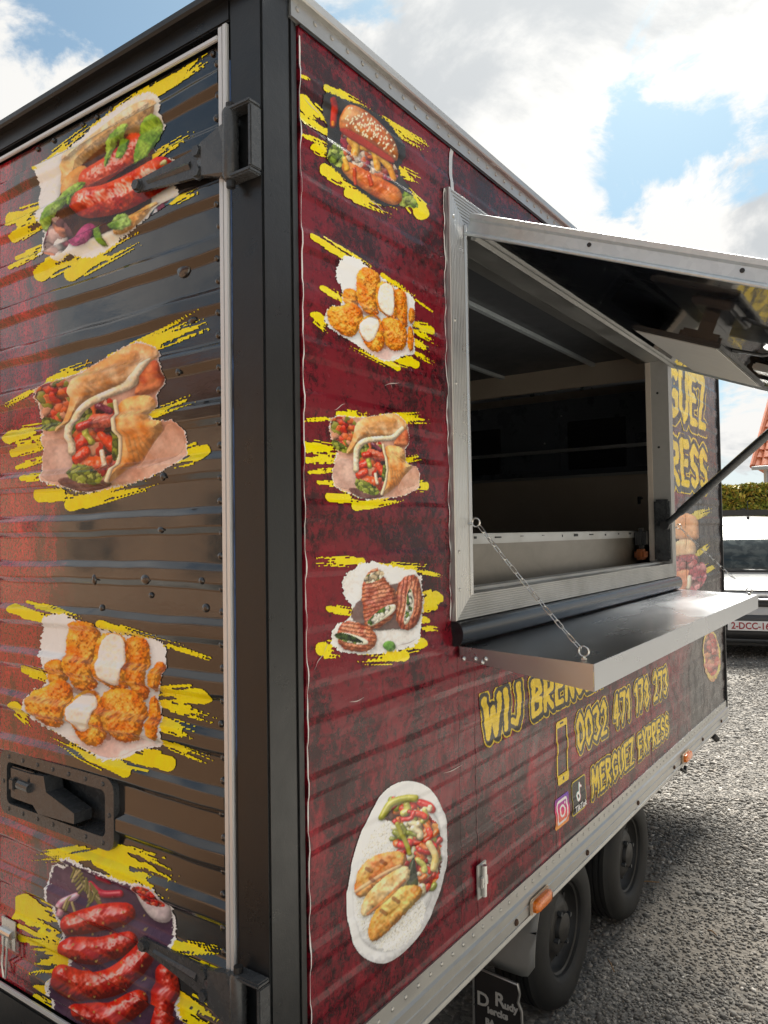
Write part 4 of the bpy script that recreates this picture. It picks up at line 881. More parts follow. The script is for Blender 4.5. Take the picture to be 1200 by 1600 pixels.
def art_wrap(a):
    for i, b in enumerate([((530, 245), (800, 148), 22), ((430, 270), (720, 130), 10), ((200, 362), (355, 302), 20), ((165, 400), (50, 455), 7), ((52, 580), (200, 555), 28), ((55, 645), (190, 610), 16), ((70, 700), (190, 660), 10), ((110, 745), (190, 735), 14), ((158, 808), (340, 790), 26), ((278, 845), (560, 765), 26), ((792, 640), (690, 668), 34), ((590, 502), (740, 442), 18)]): a.brush(*b, seed=40 + i)
    ph = [(165, 375), (290, 345), (440, 260), (520, 208), (600, 225), (640, 270), (655, 370), (615, 405), (620, 470), (595, 510), (660, 522), (700, 510), (735, 590), (730, 660), (700, 692), (560, 762), (430, 778), (340, 808), (240, 772), (165, 750), (175, 600), (190, 565), (150, 480)]
    a.poly(ph, (0.48, 0.27, 0.20), (0.60, 0.42, 0.34), R=3, amb=.85, rag=6, seed=41, sm=1, rim=(.78, .76, .74), rimw=3, nsc=.012)
    a.poly([(175, 600), (280, 590), (330, 720), (260, 760), (170, 740)], (0.60, 0.44, 0.38), (0.48, 0.32, 0.27), R=4, amb=.8, seed=42, nsc=.02)
    a.poly([(240, 745), (330, 740), (480, 760), (340, 802), (270, 780)], (0.12, 0.05, 0.05), (0.25, 0.14, 0.12), R=8, seed=43)
    mix = [(0.52, 0.05, 0.02), (0.62, 0.17, 0.06), (0.56, 0.09, 0.04), (0.40, 0.03, 0.02), (0.66, 0.36, 0.24), (0.26, 0.25, 0.05)]
    a.mottle([(165, 385), (295, 350), (285, 470), (235, 555), (165, 500)], mix, .034, seed=44, spec=.3)
    a.mottle([(165, 500), (235, 520), (260, 545), (220, 565), (170, 550)], [(0.24, 0.28, 0.05), (0.34, 0.36, 0.08), (0.14, 0.17, 0.03)], .05, seed=45)
    br = dict(nz=.22, emb=.22, seed=46)
    a.poly([(292, 345), (440, 265), (520, 212), (605, 232), (632, 275), (560, 370), (430, 405), (340, 435), (285, 530), (250, 560), (228, 562), (270, 480)], (0.62, 0.33, 0.14), (0.76, 0.55, 0.36), R=40, nsc=.03, **br)
    for i in range(22): a.cap([(330 + (i * 47) % 230, 420 - (i * 31) % 170 * .9 - ((i * 47) % 230) * .25), (345 + (i * 47) % 230, 415 - (i * 31) % 170 * .9 - ((i * 47) % 230) * .25)], 7 + i % 5, (0.46, 0.18, 0.05), op=.30, rag=5, seed=400 + i)
    a.poly([(400, 300), (480, 270), (540, 250), (520, 320), (420, 360), (350, 380)], (0.52, 0.27, 0.10), (0.66, 0.45, 0.26), R=20, op=.45, nsc=.03, emb=.2, seed=47)
    a.poly([(565, 345), (630, 268), (652, 360), (612, 405), (560, 420), (520, 415)], (0.42, 0.10, 0.05), (0.58, 0.24, 0.12), R=25, nsc=.025, emb=.3, seed=48)
    a.mottle([(278, 600), (300, 500), (345, 450), (410, 425), (450, 440), (468, 560), (470, 660), (440, 750), (330, 750), (285, 690)], mix + [(0.08, 0.03, 0.02), (0.3, 0.02, 0.02)], .028, seed=49, spec=.4)
    a.mottle([(300, 480), (345, 455), (370, 500), (310, 560), (285, 590)], [(0.24, 0.28, 0.05), (0.4, 0.4, 0.12), (0.12, 0.15, 0.03)], .04, seed=50)
    for i, (p, r, c) in enumerate([([(325, 690), (400, 690)], 32, (.60, .12, .03)), ([(300, 620), (340, 590)], 24, (.55, .05, .02)), ([(375, 520), (440, 520)], 28, (.60, .16, .10)), ([(350, 560), (360, 600)], 14, (.42, .42, .10)), ([(400, 640), (410, 690)], 10, (.7, .55, .42)), ([(385, 460), (430, 480)], 14, (.22, .05, .08)), ([(305, 665), (335, 640)], 22, (.58, .07, .03)), ([(415, 585), (440, 620)], 22, (.56, .08, .03)), ([(330, 545), (360, 530)], 18, (.50, .05, .03))]): a.cap(p, r, c, tuple(min(1, q * 1.25) for q in c), emb=.3, spec=.35, seed=60 + i)
    a.cap([(283, 640), (283, 560), (305, 495), (350, 450), (430, 412), (520, 372), (588, 290)], 15, (0.74, 0.58, 0.40), (0.78, 0.68, 0.54), emb=.2, seed=52)
    a.poly([(450, 442), (590, 412), (618, 470), (592, 520), (668, 518), (600, 605), (540, 690), (440, 772), (432, 740), (462, 680), (478, 560)], (0.60, 0.24, 0.06), (0.76, 0.50, 0.26), R=45, nz=.3, nsc=.032, emb=.25, seed=53)
    for i in range(9): a.cap([(490 + i * 9, 560 + (i * 37) % 80), (505 + i * 12, 610 + (i * 53) % 90)], 9, (0.50, 0.20, 0.05), op=.45, seed=70 + i)
    a.cap([(452, 445), (468, 560), (468, 660), (440, 755)], 9, (0.76, 0.62, 0.45), seed=54)
    a.mottle([(275, 690), (350, 690), (430, 735), (400, 772), (290, 752)], [(0.26, 0.30, 0.05), (0.40, 0.42, 0.12), (0.13, 0.16, 0.03)], .045, seed=55, rag=6)
    a.mottle([(440, 580), (462, 560), (466, 660), (440, 680)], [(0.3, 0.32, 0.06), (0.14, 0.17, 0.03)], .05, seed=56)
    a.poly([(600, 610), (668, 530), (712, 545), (728, 640), (620, 690), (540, 720)], (0.55, 0.36, 0.28), (0.44, 0.25, 0.18), R=4, amb=.85, seed=57, op=.7, nsc=.03)
def art_chicken(a):
    for i, b in enumerate([((62, 178), (340, 238), 20), ((110, 150), (300, 200), 7), ((410, 238), (660, 312), 18), ((660, 320), (810, 370), 7), ((105, 412), (220, 455), 20), ((72, 560), (125, 612), 26), ((800, 512), (600, 520), 36), ((640, 550), (825, 608), 16), ((640, 620), (760, 660), 22), ((640, 695), (800, 765), 16), ((505, 812), (250, 690), 24), ((655, 785), (440, 735), 34)]): a.brush(*b, seed=80 + i)
    ph = [(180, 215), (250, 190), (300, 212), (390, 250), (500, 285), (630, 298), (652, 340), (652, 470), (612, 512), (640, 600), (650, 722), (560, 720), (440, 780), (330, 722), (200, 650), (108, 600), (110, 500), (190, 480), (190, 380), (152, 340)]
    a.poly(ph, (0.74, 0.73, 0.72), (0.80, 0.80, 0.79), R=2, amb=.95, rag=7, seed=81, sm=1, rim=(.82, .82, .82), rimw=3, nsc=.01)
    a.poly([(230, 660), (330, 680), (600, 650), (650, 715), (560, 712), (440, 772), (330, 720)], (0.62, 0.42, 0.38), (0.74, 0.62, 0.60), R=4, amb=.9, op=.8, seed=82, nsc=.02)
    def crumb(P, sd, k=1.0): a.poly(P, (0.70 * k, 0.20 * k, 0.018 * k), (0.80 * k, 0.38 * k, 0.075 * k), R=44, nz=.22, nsc=.050, emb=.60, rag=6, seed=sd, amb=.42, spec=.12, gloss=14)
    def flesh(P, sd): a.poly(P, (0.74, 0.64, 0.55), (0.80, 0.74, 0.67), R=12, nsc=.03, emb=.25, amb=.75, rag=3, seed=sd)
    crumb([(190, 385), (262, 368), (280, 440), (225, 490), (190, 470)], 83, .9)
    crumb([(600, 395), (652, 385), (650, 480), (600, 505)], 84)
    crumb([(485, 292), (580, 285), (592, 400), (585, 545), (510, 505), (498, 400)], 85)
    crumb([(268, 232), (380, 222), (402, 300), (372, 400), (390, 495), (290, 495), (258, 400)], 86)
    crumb([(385, 275), (490, 272), (512, 400), (505, 505), (405, 480), (366, 405)], 87, 1.05)
    flesh([(402, 282), (484, 278), (492, 400), (480, 470), (430, 475), (378, 408)], 88)
    crumb([(110, 505), (190, 480), (235, 440), (298, 500), (270, 600), (222, 652), (130, 602)], 89)
    crumb([(388, 500), (520, 488), (582, 560), (575, 682), (470, 702), (412, 645)], 90)
    crumb([(580, 535), (622, 520), (642, 680), (592, 692)], 91, .95)
    crumb([(256, 565), (330, 492), (395, 510), (432, 650), (385, 722), (312, 692)], 92, 1.08)
    flesh([(262, 565), (338, 502), (386, 530), (366, 625), (312, 668)], 93)
    for p in ([(270, 480), (390, 500), (380, 520), (290, 510)], [(398, 640), (420, 650), (440, 690), (410, 690)]): a.poly(p, (0.2, 0.05, 0.01), R=6, op=.55, seed=94)
def art_merguez(a):
    for i, b in enumerate([((395, 332), (170, 348), 18), ((330, 310), (200, 320), 8), ((425, 345), (640, 450), 52), ((450, 300), (620, 350), 10), ((90, 540), (260, 630), 50), ((90, 660), (280, 690), 20), ((285, 745), (150, 740), 46), ((170, 855), (280, 850), 22), ((140, 890), (220, 930), 10), ((680, 685), (850, 712), 16), ((690, 900), (830, 985), 40), ((760, 985), (840, 1000), 12), ((760, 735), (900, 790), 10)]): a.brush(*b, seed=100 + i)
    ph = [(265, 335), (350, 378), (430, 412), (500, 440), (610, 455), (650, 520), (680, 560), (690, 700), (662, 790), (700, 880), (745, 1040), (225, 1040), (205, 900), (210, 790), (290, 770), (240, 620), (205, 540), (190, 440), (215, 365), (260, 395)]
    a.poly(ph, (0.075, 0.040, 0.075), (0.13, 0.075, 0.11), R=2, amb=.9, rag=7, seed=101, sm=1, rim=(.82, .82, .82), rimw=8, nsc=.015)
    a.poly([(515, 445), (610, 460), (668, 530), (672, 600), (610, 600), (560, 545)], (0.55, 0.48, 0.50), (0.66, 0.60, 0.60), R=30, seed=102)
    a.mottle([(528, 452), (605, 462), (648, 525), (640, 545), (575, 530), (545, 500)], [(0.55, 0.04, 0.02), (0.62, 0.15, 0.08), (0.4, 0.02, 0.02)], .05, seed=103, spec=.4)
    a.cap([(355, 455), (400, 490), (470, 490)], 15, (0.42, 0.02, 0.06), (0.55, .06, .12), spec=.6, seed=104); a.cap([(390, 425), (430, 440)], 15, (0.36, 0.02, 0.05), spec=.5, seed=105)
    a.cap([(235, 570), (260, 520), (300, 500)], 14, (0.50, 0.20, 0.30), (0.62, .4, .45), spec=.3, seed=106)
    for i in range(26):
        x = 285 + (i * 37) % 95; y = 385 + (i * 53) % 140; an = 0.9 + (i % 5) * .35
        a.cap([(x, y), (x + 42 * math.cos(an), y + 42 * math.sin(an))], 5, (0.22, 0.20, 0.08) if i % 3 else (0.42, 0.36, 0.2), seed=110 + i)
    sg = dict(nz=.28, nsc=.035, emb=.26, spec=.55, gloss=26, amb=.22)
    a.cap([(278, 612), (385, 585), (490, 566)], 52, (0.42, 0.022, 0.014), (0.58, 0.07, 0.035), seed=120, taper=.2, **sg)
    a.cap([(285, 698), (400, 708), (520, 668)], 50, (0.42, 0.020, 0.014), (0.56, 0.07, 0.035), seed=121, taper=.2, **sg)
    a.cap([(245, 806), (330, 846), (470, 820), (585, 700)], 58, (0.42, 0.022, 0.016), (0.58, 0.08, 0.04), seed=122, taper=.3, **sg)
    a.cap([(318, 948), (440, 965), (565, 890)], 52, (0.40, 0.020, 0.014), (0.55, 0.07, 0.035), seed=123, taper=.25, **sg)
    a.cap([(650, 800), (660, 900), (625, 1030)], 46, (0.42, 0.022, 0.015), (0.56, 0.07, 0.035), seed=124, taper=.1, **sg)
    for i in range(46):
        x = 250 + (i * 97) % 380; y = 540 + (i * 61) % 440; j = a.near([(x, y)], 4)
        if j.size: a.c[j] = a.c[j] * .4 + np.array((.42, .34, .12)) * .6
def art_burger(a):
    for i, b in enumerate([((75, 415), (200, 530), 30), ((70, 480), (190, 545), 10), ((180, 358), (325, 435), 16), ((330, 452), (565, 588), 18), ((430, 500), (560, 575), 10), ((130, 603), (185, 632), 16), ((70, 310), (100, 325), 5), ((178, 690), (310, 765), 26), ((275, 785), (430, 850), 24), ((570, 870), (500, 790), 28), ((465, 690), (545, 728), 18), ((75, 550), (170, 590), 7)]): a.brush(*b, seed=130 + i)
    ph = [(165, 370), (230, 400), (330, 430), (430, 490), (500, 590), (500, 650), (470, 690), (520, 770), (545, 850), (480, 842), (400, 842), (330, 790), (240, 720), (180, 650), (175, 580), (190, 520), (160, 460)]
    a.poly(ph, (0.022, 0.022, 0.024), (0.05, 0.045, 0.04), R=2, amb=.9, rag=8, seed=131, sm=1, nsc=.02)
    a.cap([(205, 410), (212, 450), (208, 510)], 13, (0.22, 0.02, 0.02), (0.5, .05, .02), seed=132); a.cap([(207, 500), (208, 510)], 7, (0.7, 0.25, 0.03), seed=133)
    a.mottle([(175, 640), (205, 580), (245, 600), (250, 690), (200, 665)], [(0.22, 0.30, 0.05), (0.40, 0.46, 0.14), (0.12, 0.17, 0.03)], .05, seed=134, rag=5)
    a.mottle([(475, 800), (510, 780), (560, 850), (520, 850), (480, 840)], [(0.26, 0.36, 0.06), (0.42, 0.48, 0.14), (0.12, 0.17, 0.03)], .05, seed=135, rag=5)
    a.poly([(240, 660), (300, 670), (400, 730), (478, 770), (486, 828), (440, 838), (340, 780), (250, 710)], (0.50, 0.13, 0.03), (0.62, 0.26, 0.09), R=30, emb=.2, spec=.4, seed=136)
    a.mottle([(238, 530), (300, 560), (400, 620), (470, 680), (470, 740), (400, 730), (330, 690), (245, 650)], [(0.32, 0.06, 0.03), (0.5, 0.14, 0.05), (0.62, 0.5, 0.4), (0.16, 0.03, 0.02), (0.36, 0.05, 0.08)], .040, seed=137, spec=.4)
    for i, (p, r) in enumerate([([(280, 570), (300, 600), (295, 630)], 17), ([(330, 600), (375, 620), (390, 690)], 14), ([(400, 640), (440, 690), (455, 730)], 12), ([(250, 650), (262, 690)], 10), ([(290, 690), (300, 750)], 7), ([(350, 720), (362, 755)], 8)]): a.cap(p, r, (0.66, 0.30, 0.04) if i < 4 else (.5, .08, .02), (0.74, .45, .1) if i < 4 else None, spec=.5, emb=.1, seed=140 + i)
    a.poly([(232, 500), (245, 450), (275, 424), (340, 448), (420, 520), (462, 590), (474, 655), (450, 655), (370, 600), (300, 560), (240, 540)], (0.46, 0.13, 0.04), (0.58, 0.24, 0.08), R=60, emb=.15, spec=.25, gloss=12, seed=150)
    a.poly([(236, 500), (252, 455), (280, 432), (330, 470), (300, 500)], (0.66, 0.42, 0.22), R=30, op=.6, seed=151)
    a.poly([(238, 518), (300, 540), (400, 610), (460, 650), (450, 672), (350, 610), (240, 545)], (0.34, 0.05, 0.03), R=10, seed=152)
    rg = np.random.default_rng(8); k = 0
    while k < 95:
        x = rg.uniform(250, 462); y = rg.uniform(428, 650); up = np.interp(x, [245, 275, 340, 420, 462], [455, 428, 450, 522, 590]); lo = np.interp(x, [240, 300, 370, 460], [500, 530, 575, 640])
        if up + 4 < y < lo - 6 * rg.random() ** 3: a.cap([(x, y), (x + rg.uniform(-4, 4), y + 4)], 3.0, (0.74, 0.62, 0.46), amb=.8, seed=160); k += 1
def art_toast(a):
    for i, b in enumerate([((300, 1052), (130, 1050), 16), ((370, 1068), (530, 1078), 14), ((180, 1232), (275, 1248), 14), ((590, 1190), (525, 1205), 26), ((585, 1228), (525, 1235), 12), ((155, 1388), (215, 1392), 28), ((560, 1280), (525, 1270), 10), ((465, 1418), (310, 1425), 22), ((535, 1366), (470, 1380), 22), ((530, 1090), (600, 1105), 6), ((545, 1310), (590, 1310), 8)]): a.brush(*b, seed=180 + i)
    a.poly([(230, 1110), (320, 1045), (420, 1075), (535, 1090), (540, 1180), (535, 1300), (522, 1370), (440, 1392), (330, 1412), (190, 1392), (190, 1300), (260, 1270), (270, 1230), (235, 1180)], (0.62, 0.60, 0.58), (0.72, 0.70, 0.69), R=2, amb=.9, rag=6, seed=181, sm=1, rim=(.8, .8, .8), rimw=2, nsc=.015)
    a.poly([(270, 1225), (330, 1180), (440, 1130), (530, 1150), (530, 1310), (420, 1310), (330, 1320), (260, 1270)], (0.10, 0.03, 0.02), R=10, op=.85, rag=5, seed=182)
    def bread(P, an, sd):
        a.poly(P, (0.40, 0.10, 0.05), (0.56, 0.24, 0.13), R=26, emb=.35, nsc=.06, seed=sd, rag=5, spec=.2, gloss=10, sm=1)
        Q = smooth_poly(P, 2); j = a.near(Q, 0); d, _, _, ins, _ = a.dist(j, Q); j = j[ins]; t = (a.x[j] * math.cos(an) + a.y[j] * math.sin(an)) / 15.0 + .5 * fbm(a.x[j] * .05, a.y[j] * .05, 2, sd)
        w = sstep(.1, .6, np.sin(t * 2 * math.pi))[:, None]; a.c[j] = a.c[j] * (1 - .62 * w) + np.array((.11, .02, .012)) * .62 * w
    def fill(P, sd): a.poly(P, (0.74, 0.70, 0.62), (0.62, 0.60, 0.48), R=8, amb=.7, seed=sd); a.mottle([((x * .8 + P[0][0] * .2), y * .92 + P[0][1] * .08) for x, y in P], [(0.10, 0.18, 0.04), (0.7, 0.68, 0.6), (0.2, 0.28, 0.08), (0.72, .7, .62)], .06, seed=sd + 1)
    bread([(440, 1150), (475, 1108), (520, 1104), (540, 1180), (525, 1290), (470, 1322), (432, 1265)], 0.15, 184); fill([(478, 1180), (500, 1150), (505, 1230), (485, 1290), (465, 1290)], 186)
    bread([(305, 1155), (330, 1090), (370, 1075), (402, 1130), (440, 1170), (436, 1262), (350, 1318), (312, 1292)], 1.35, 190); fill([(330, 1272), (400, 1222), (432, 1215), (430, 1245), (350, 1300), (330, 1295)], 192)
    a.mottle([(310, 1120), (340, 1095), (385, 1085), (395, 1110), (330, 1140)], [(0.6, 0.5, 0.35), (0.2, 0.28, 0.08), (0.7, .65, .55)], .06, seed=194)
    bread([(213, 1315), (238, 1276), (330, 1300), (368, 1340), (350, 1392), (290, 1402), (220, 1382)], 1.7, 195); fill([(196, 1335), (240, 1322), (330, 1352), (325, 1375), (240, 1360)], 197)
    a.mottle([(195, 1338), (225, 1322), (300, 1350), (315, 1368), (240, 1355)], [(0.06, 0.10, 0.03), (0.12, 0.2, 0.05), (0.03, 0.05, 0.02)], .06, seed=199)
    a.poly([(383, 1375), (405, 1355), (432, 1362), (435, 1385), (408, 1402)], (0.16, 0.32, 0.08), (0.32, .46, .18), R=15, emb=.3, seed=200)
def art_plate(a):
    ol = [(520, 438), (600, 470), (650, 540), (678, 660), (662, 840), (620, 960), (560, 1070), (480, 1160), (400, 1193), (320, 1160), (275, 1080), (260, 960), (265, 850), (310, 680), (370, 540), (440, 460)]
    c0 = np.array((468, 815)); sc = lambda k: [tuple(c0 + (np.array(p) - c0) * k) for p in ol]
    a.poly(ol, (0.72, 0.72, 0.73), (0.78, 0.78, 0.79), R=40, amb=.8, seed=210, nsc=.01)
    a.poly(sc(.86), (0.62, 0.62, 0.63), (0.68, .68, .68), R=18, amb=.75, seed=211, nsc=.01)
    a.mottle([(290, 980), (320, 760), (380, 630), (470, 600), (520, 760), (560, 900), (590, 960), (540, 1070), (450, 1140), (360, 1110)], [(0.80, 0.79, 0.75), (0.76, 0.74, 0.69), (0.82, .81, .78), (.72, .69, .62)], .13, seed=212, rag=12, amb=.88, dk=.8)
    red = [(0.52, 0.02, 0.02), (0.60, 0.06, 0.03), (0.42, 0.015, 0.015), (0.62, 0.18, 0.05)]; grn = [(0.34, 0.34, 0.06), (0.22, 0.24, 0.03), (0.46, .44, .14)]
    a.mottle([(400, 600), (470, 540), (560, 530), (630, 620), (650, 700), (640, 830), (600, 900), (560, 870), (540, 760), (480, 690), (470, 620)], [(0.32, 0.02, 0.015), (0.5, .06, .03), (0.12, 0.03, 0.01), (.6, .3, .1)], .03, seed=213, rag=8, spec=.3)
    rg = np.random.default_rng(5)
    for i in range(110):
        t = rg.random(); x = 450 + 150 * rg.random() + 50 * t - 20 * (t > .7); y = 535 + 365 * t; an = rg.uniform(0, 3.1); L = rg.uniform(24, 62)
        r0 = rg.random(); c = red[i % 4] if r0 < .58 else grn[i % 3] if r0 < .82 else (0.70, 0.58, 0.40)
        a.cap([(x - L * math.cos(an) * .5, y - L * math.sin(an) * .5), (x + 6, y + 4), (x + L * math.cos(an + .5) * .5, y + L * math.sin(an + .5) * .5)], rg.uniform(8, 17), c, tuple(min(.8, q * 1.3 + .02) for q in c), spec=.4, gloss=20, emb=.15, seed=220 + i)
    a.cap([(405, 590), (440, 535), (500, 515), (540, 515)], 16, (0.34, 0.34, 0.05), (0.46, .44, .12), spec=.3, seed=214)
    a.cap([(470, 620), (495, 680), (520, 740)], 10, (0.36, 0.34, 0.05), spec=.3, seed=215); a.cap([(600, 700), (625, 750), (615, 800)], 14, (0.60, 0.46, 0.18), (.7, .6, .36), spec=.3, seed=216)
    a.poly([(498, 870), (520, 780), (540, 750), (548, 820), (552, 885)], (0.03, 0.04, 0.02), (0.10, .12, .04), R=15, spec=.3, seed=217)
    ck = dict(R=26, nz=.25, nsc=.03, emb=.35, amb=.35, spec=.15, gloss=14, rag=4)
    a.poly([(292, 895), (300, 815), (340, 765), (410, 733), (490, 728), (512, 775), (455, 828), (360, 905), (318, 922)], (0.58, 0.17, 0.03), (0.70, 0.44, 0.16), seed=300, **ck)
    a.poly([(318, 1005), (330, 925), (400, 845), (505, 778), (528, 830), (470, 900), (385, 965)], (0.62, 0.38, 0.14), (0.72, 0.58, 0.36), seed=301, **ck)
    a.poly([(362, 1105), (345, 1035), (385, 955), (465, 880), (548, 862), (580, 905), (505, 980), (415, 1075)], (0.60, 0.24, 0.04), (0.72, 0.50, 0.18), seed=302, **ck)
    a.cap([(300, 895), (400, 830), (480, 790)], 7, (0.66, 0.50, 0.34), op=.7, seed=303); a.cap([(345, 985), (420, 925), (500, 850)], 6, (0.5, 0.16, 0.04), op=.6, seed=304)
    for p in ([(340, 800), (360, 810)], [(400, 770), (420, 780)], [(400, 970), (420, 985)], [(450, 920), (470, 935)], [(360, 840), (372, 850)]): a.cap(p, 8, (.2, .05, .015), op=.7, seed=305)
def art_farburger(a):
    for i, b in enumerate([((1078, 806), (1106, 798), 3.5), ((1082, 812), (1100, 804), 2.2), ((1086, 868), (1104, 854), 3.0), ((1090, 862), (1102, 858), 1.6), ((1100, 894), (1114, 886), 2.6), ((1092, 884), (1110, 880), 1.4)]): a.brush(*b, col=(0.62, .52, .12), seed=310 + i)
    a.poly([(1046, 806), (1070, 800), (1088, 808), (1092, 830), (1090, 845), (1046, 843)], (0.56, 0.30, 0.16), (0.66, 0.42, 0.26), R=9, seed=311, nsc=.1)
    a.poly([(1046, 850), (1066, 842), (1086, 846), (1087, 868), (1070, 872), (1046, 874)], (0.60, 0.42, 0.28), (0.66, .5, .36), R=9, seed=312, nsc=.1)
    a.mottle([(1046, 872), (1086, 864), (1090, 880), (1070, 896), (1046, 900)], [(0.36, 0.10, 0.11), (0.50, 0.22, 0.22), (0.28, 0.07, 0.08)], .14, seed=313)
    a.poly([(1046, 898), (1076, 888), (1082, 905), (1074, 924), (1046, 930)], (0.60, 0.32, 0.22), (0.5, .24, .17), R=8, seed=314, nsc=.1)
    a.mottle([(1076, 890), (1096, 876), (1104, 888), (1102, 908), (1088, 924), (1072, 922)], [(0.42, 0.14, 0.17), (0.55, 0.28, 0.30), (0.34, 0.09, 0.12)], .12, seed=315, rag=1)
    a.cap([(1077, 902), (1075, 918)], 3.5, (0.66, 0.60, 0.50), seed=316)
def art_sticker(a):
    a.poly([(1099, 990), (1112, 984), (1121, 998), (1127, 1030), (1122, 1056), (1113, 1068), (1103, 1056), (1097, 1025)], (0.46, 0.40, 0.12), (0.38, .18, .12), R=2, rag=1.2, seed=320, sm=1, amb=.8, nsc=.2)
    a.mottle([(1101, 994), (1112, 988), (1119, 1000), (1124, 1030), (1118, 1052), (1110, 1058), (1102, 1040), (1099, 1015)], [(0.42, 0.12, 0.10), (0.52, 0.26, 0.22), (0.34, 0.07, 0.06), (0.55, .3, .2)], .12, seed=321)

def sheet(name, paint, plane, box, parent, step, label, conv, mp=None):
    """box in metres on the wall: door (y0,y1,z0,z1), side (x0,x1,z0,z1); conv: photo px -> picture units; mp maps wall metres to the plane where the picture was traced"""
    a0, a1, z0, z1 = box; na = int((a1 - a0) / step) + 1; nz = int((z1 - z0) / step) + 1
    A, Z = np.meshgrid(np.linspace(a0, a1, na), np.linspace(z0, z1, nz)); A = A.ravel(); Z = Z.ravel()
    if mp is not None: P = mp(A, Z)
    elif plane == 'door': P = np.stack([np.full(A.size, XD), A, Z], 1)
    else: P = np.stack([A, np.zeros(A.size), Z], 1)
    u, v = wproj(P); s, ox, oy = conv; px, py = (u - ox) * s, (v - oy) * s
    art = Art(px, py, s * 1.0); paint(art)
    top_, dep_, w_ = (DT, DD, WD) if plane == 'door' else (ST, SD, WS)
    dz_, m_ = wob(A, Z, top_, w_); ob = bead_out(Z - dz_, top_, dep_) * m_ + 0.0014
    co = np.stack([XD - ob, A, Z], 1) if plane == 'door' else np.stack([A, -ob, Z], 1)
    art.c = np.clip(art.c, 0, 1); g_ = art.c.mean(1, keepdims=True); art.c = np.clip(g_ + (art.c - g_) * 1.12, 0.002, 0.9); art.c = np.clip(art.c ** 1.18 * 1.18, 0, 0.88)
    i = np.arange(nz - 1)[:, None] * na + np.arange(na - 1)[None, :]; i = i.ravel()
    q = np.stack([i, i + 1, i + na + 1, i + na], 1)
    if plane == 'door': q = q[:, ::-1]
    q = q[art.a[q].sum(1) >= 3]
    used = np.unique(q); rem = np.zeros(A.size, np.int64); rem[used] = np.arange(used.size); q = rem[q]; co = co[used]; colr = art.c[used]
    me = bpy.data.meshes.new(name); me.vertices.add(len(co)); me.vertices.foreach_set('co', co.astype(np.float32).ravel())
    me.loops.add(q.size); me.loops.foreach_set('vertex_index', q.astype(np.int32).ravel()); me.polygons.add(len(q))
    me.polygons.foreach_set('loop_start', np.arange(0, q.size, 4, dtype=np.int32)); me.polygons.foreach_set('loop_total', np.full(len(q), 4, np.int32)); me.update(calc_edges=True)
    ca = me.color_attributes.new('Col', 'FLOAT_COLOR', 'POINT'); ca.data.foreach_set('color', np.concatenate([colr, np.ones((len(co), 1))], 1).astype(np.float32).ravel())
    o = link(name, me, VDEC, parent, True); o['label'] = label; return o
ST_D, ST_S = 0.0020, 0.0019
Z1c, Z2c, Z3c, Z4c = (2.5, 0, 0), (2.5, 0, 450), (2.5, 0, 880), (2.5, 0, 1200)
Z5c, Z6c, Z7c = (2.609, 440, 0), (2.4615, 440, 450), (2.609, 440, 1050)
def dbox(b):
    P = [on_x(u, v, XD) for u in (b[0], b[2]) for v in (b[1], b[3])]; return (max(DY0 + .002, min(p[1] for p in P)), min(0.97, max(p[1] for p in P)), max(DZ0 + .002, min(p[2] for p in P)), min(DZ1 - .004, max(p[2] for p in P)))
def sbox(b):
    P = [on_y(u, v) for u in (b[0], b[2]) for v in (b[1], b[3])]; return (max(.004, min(p[0] for p in P)), max(p[0] for p in P), max(.597, min(p[2] for p in P)), min(2.69, max(p[2] for p in P)))
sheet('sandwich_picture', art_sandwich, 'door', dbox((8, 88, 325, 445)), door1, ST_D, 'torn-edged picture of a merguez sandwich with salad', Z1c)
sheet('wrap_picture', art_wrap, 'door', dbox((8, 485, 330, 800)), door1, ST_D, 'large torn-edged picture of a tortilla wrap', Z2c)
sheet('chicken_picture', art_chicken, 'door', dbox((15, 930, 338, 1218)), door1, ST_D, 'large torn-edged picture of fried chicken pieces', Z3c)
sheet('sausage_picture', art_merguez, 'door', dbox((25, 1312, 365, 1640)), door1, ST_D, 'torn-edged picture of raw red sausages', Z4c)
def remap(src_l, src_r, src_b, dst_l, dst_r, dst_b):
    """the same picture printed smaller on the side: photo points at the left end, right end and bottom of both"""
    yl, yr, zb_ = on_x(*src_l, XD)[1], on_x(*src_r, XD)[1], on_x(*src_b, XD)[2]; xl, xr, zt_ = on_y(*dst_l)[0], on_y(*dst_r)[0], on_y(*dst_b)[2]
    k = (yl - yr) / (xr - xl)
    return lambda A, Z: np.stack([np.full(A.size, XD), yl - (A - xl) * k, zb_ + (Z - zt_) * k], 1)
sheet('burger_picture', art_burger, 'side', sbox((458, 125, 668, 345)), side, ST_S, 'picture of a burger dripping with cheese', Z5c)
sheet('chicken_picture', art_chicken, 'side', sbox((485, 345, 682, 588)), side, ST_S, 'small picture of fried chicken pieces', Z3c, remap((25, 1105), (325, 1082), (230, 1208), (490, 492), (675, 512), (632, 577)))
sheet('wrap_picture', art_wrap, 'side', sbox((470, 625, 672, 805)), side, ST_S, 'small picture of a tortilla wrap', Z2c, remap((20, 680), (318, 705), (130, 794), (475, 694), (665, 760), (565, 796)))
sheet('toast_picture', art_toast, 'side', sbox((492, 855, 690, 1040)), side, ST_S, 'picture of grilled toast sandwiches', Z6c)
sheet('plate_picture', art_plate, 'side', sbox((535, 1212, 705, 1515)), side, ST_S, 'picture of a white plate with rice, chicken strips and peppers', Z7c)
fb = sbox((1046, 785, 1120, 935)); sheet('burger_picture', art_farburger, 'side', (2.798, fb[1], fb[2], fb[3]), side, 0.004, 'cut-off picture of a ham sandwich beside the hatch', (1, 0, 0))
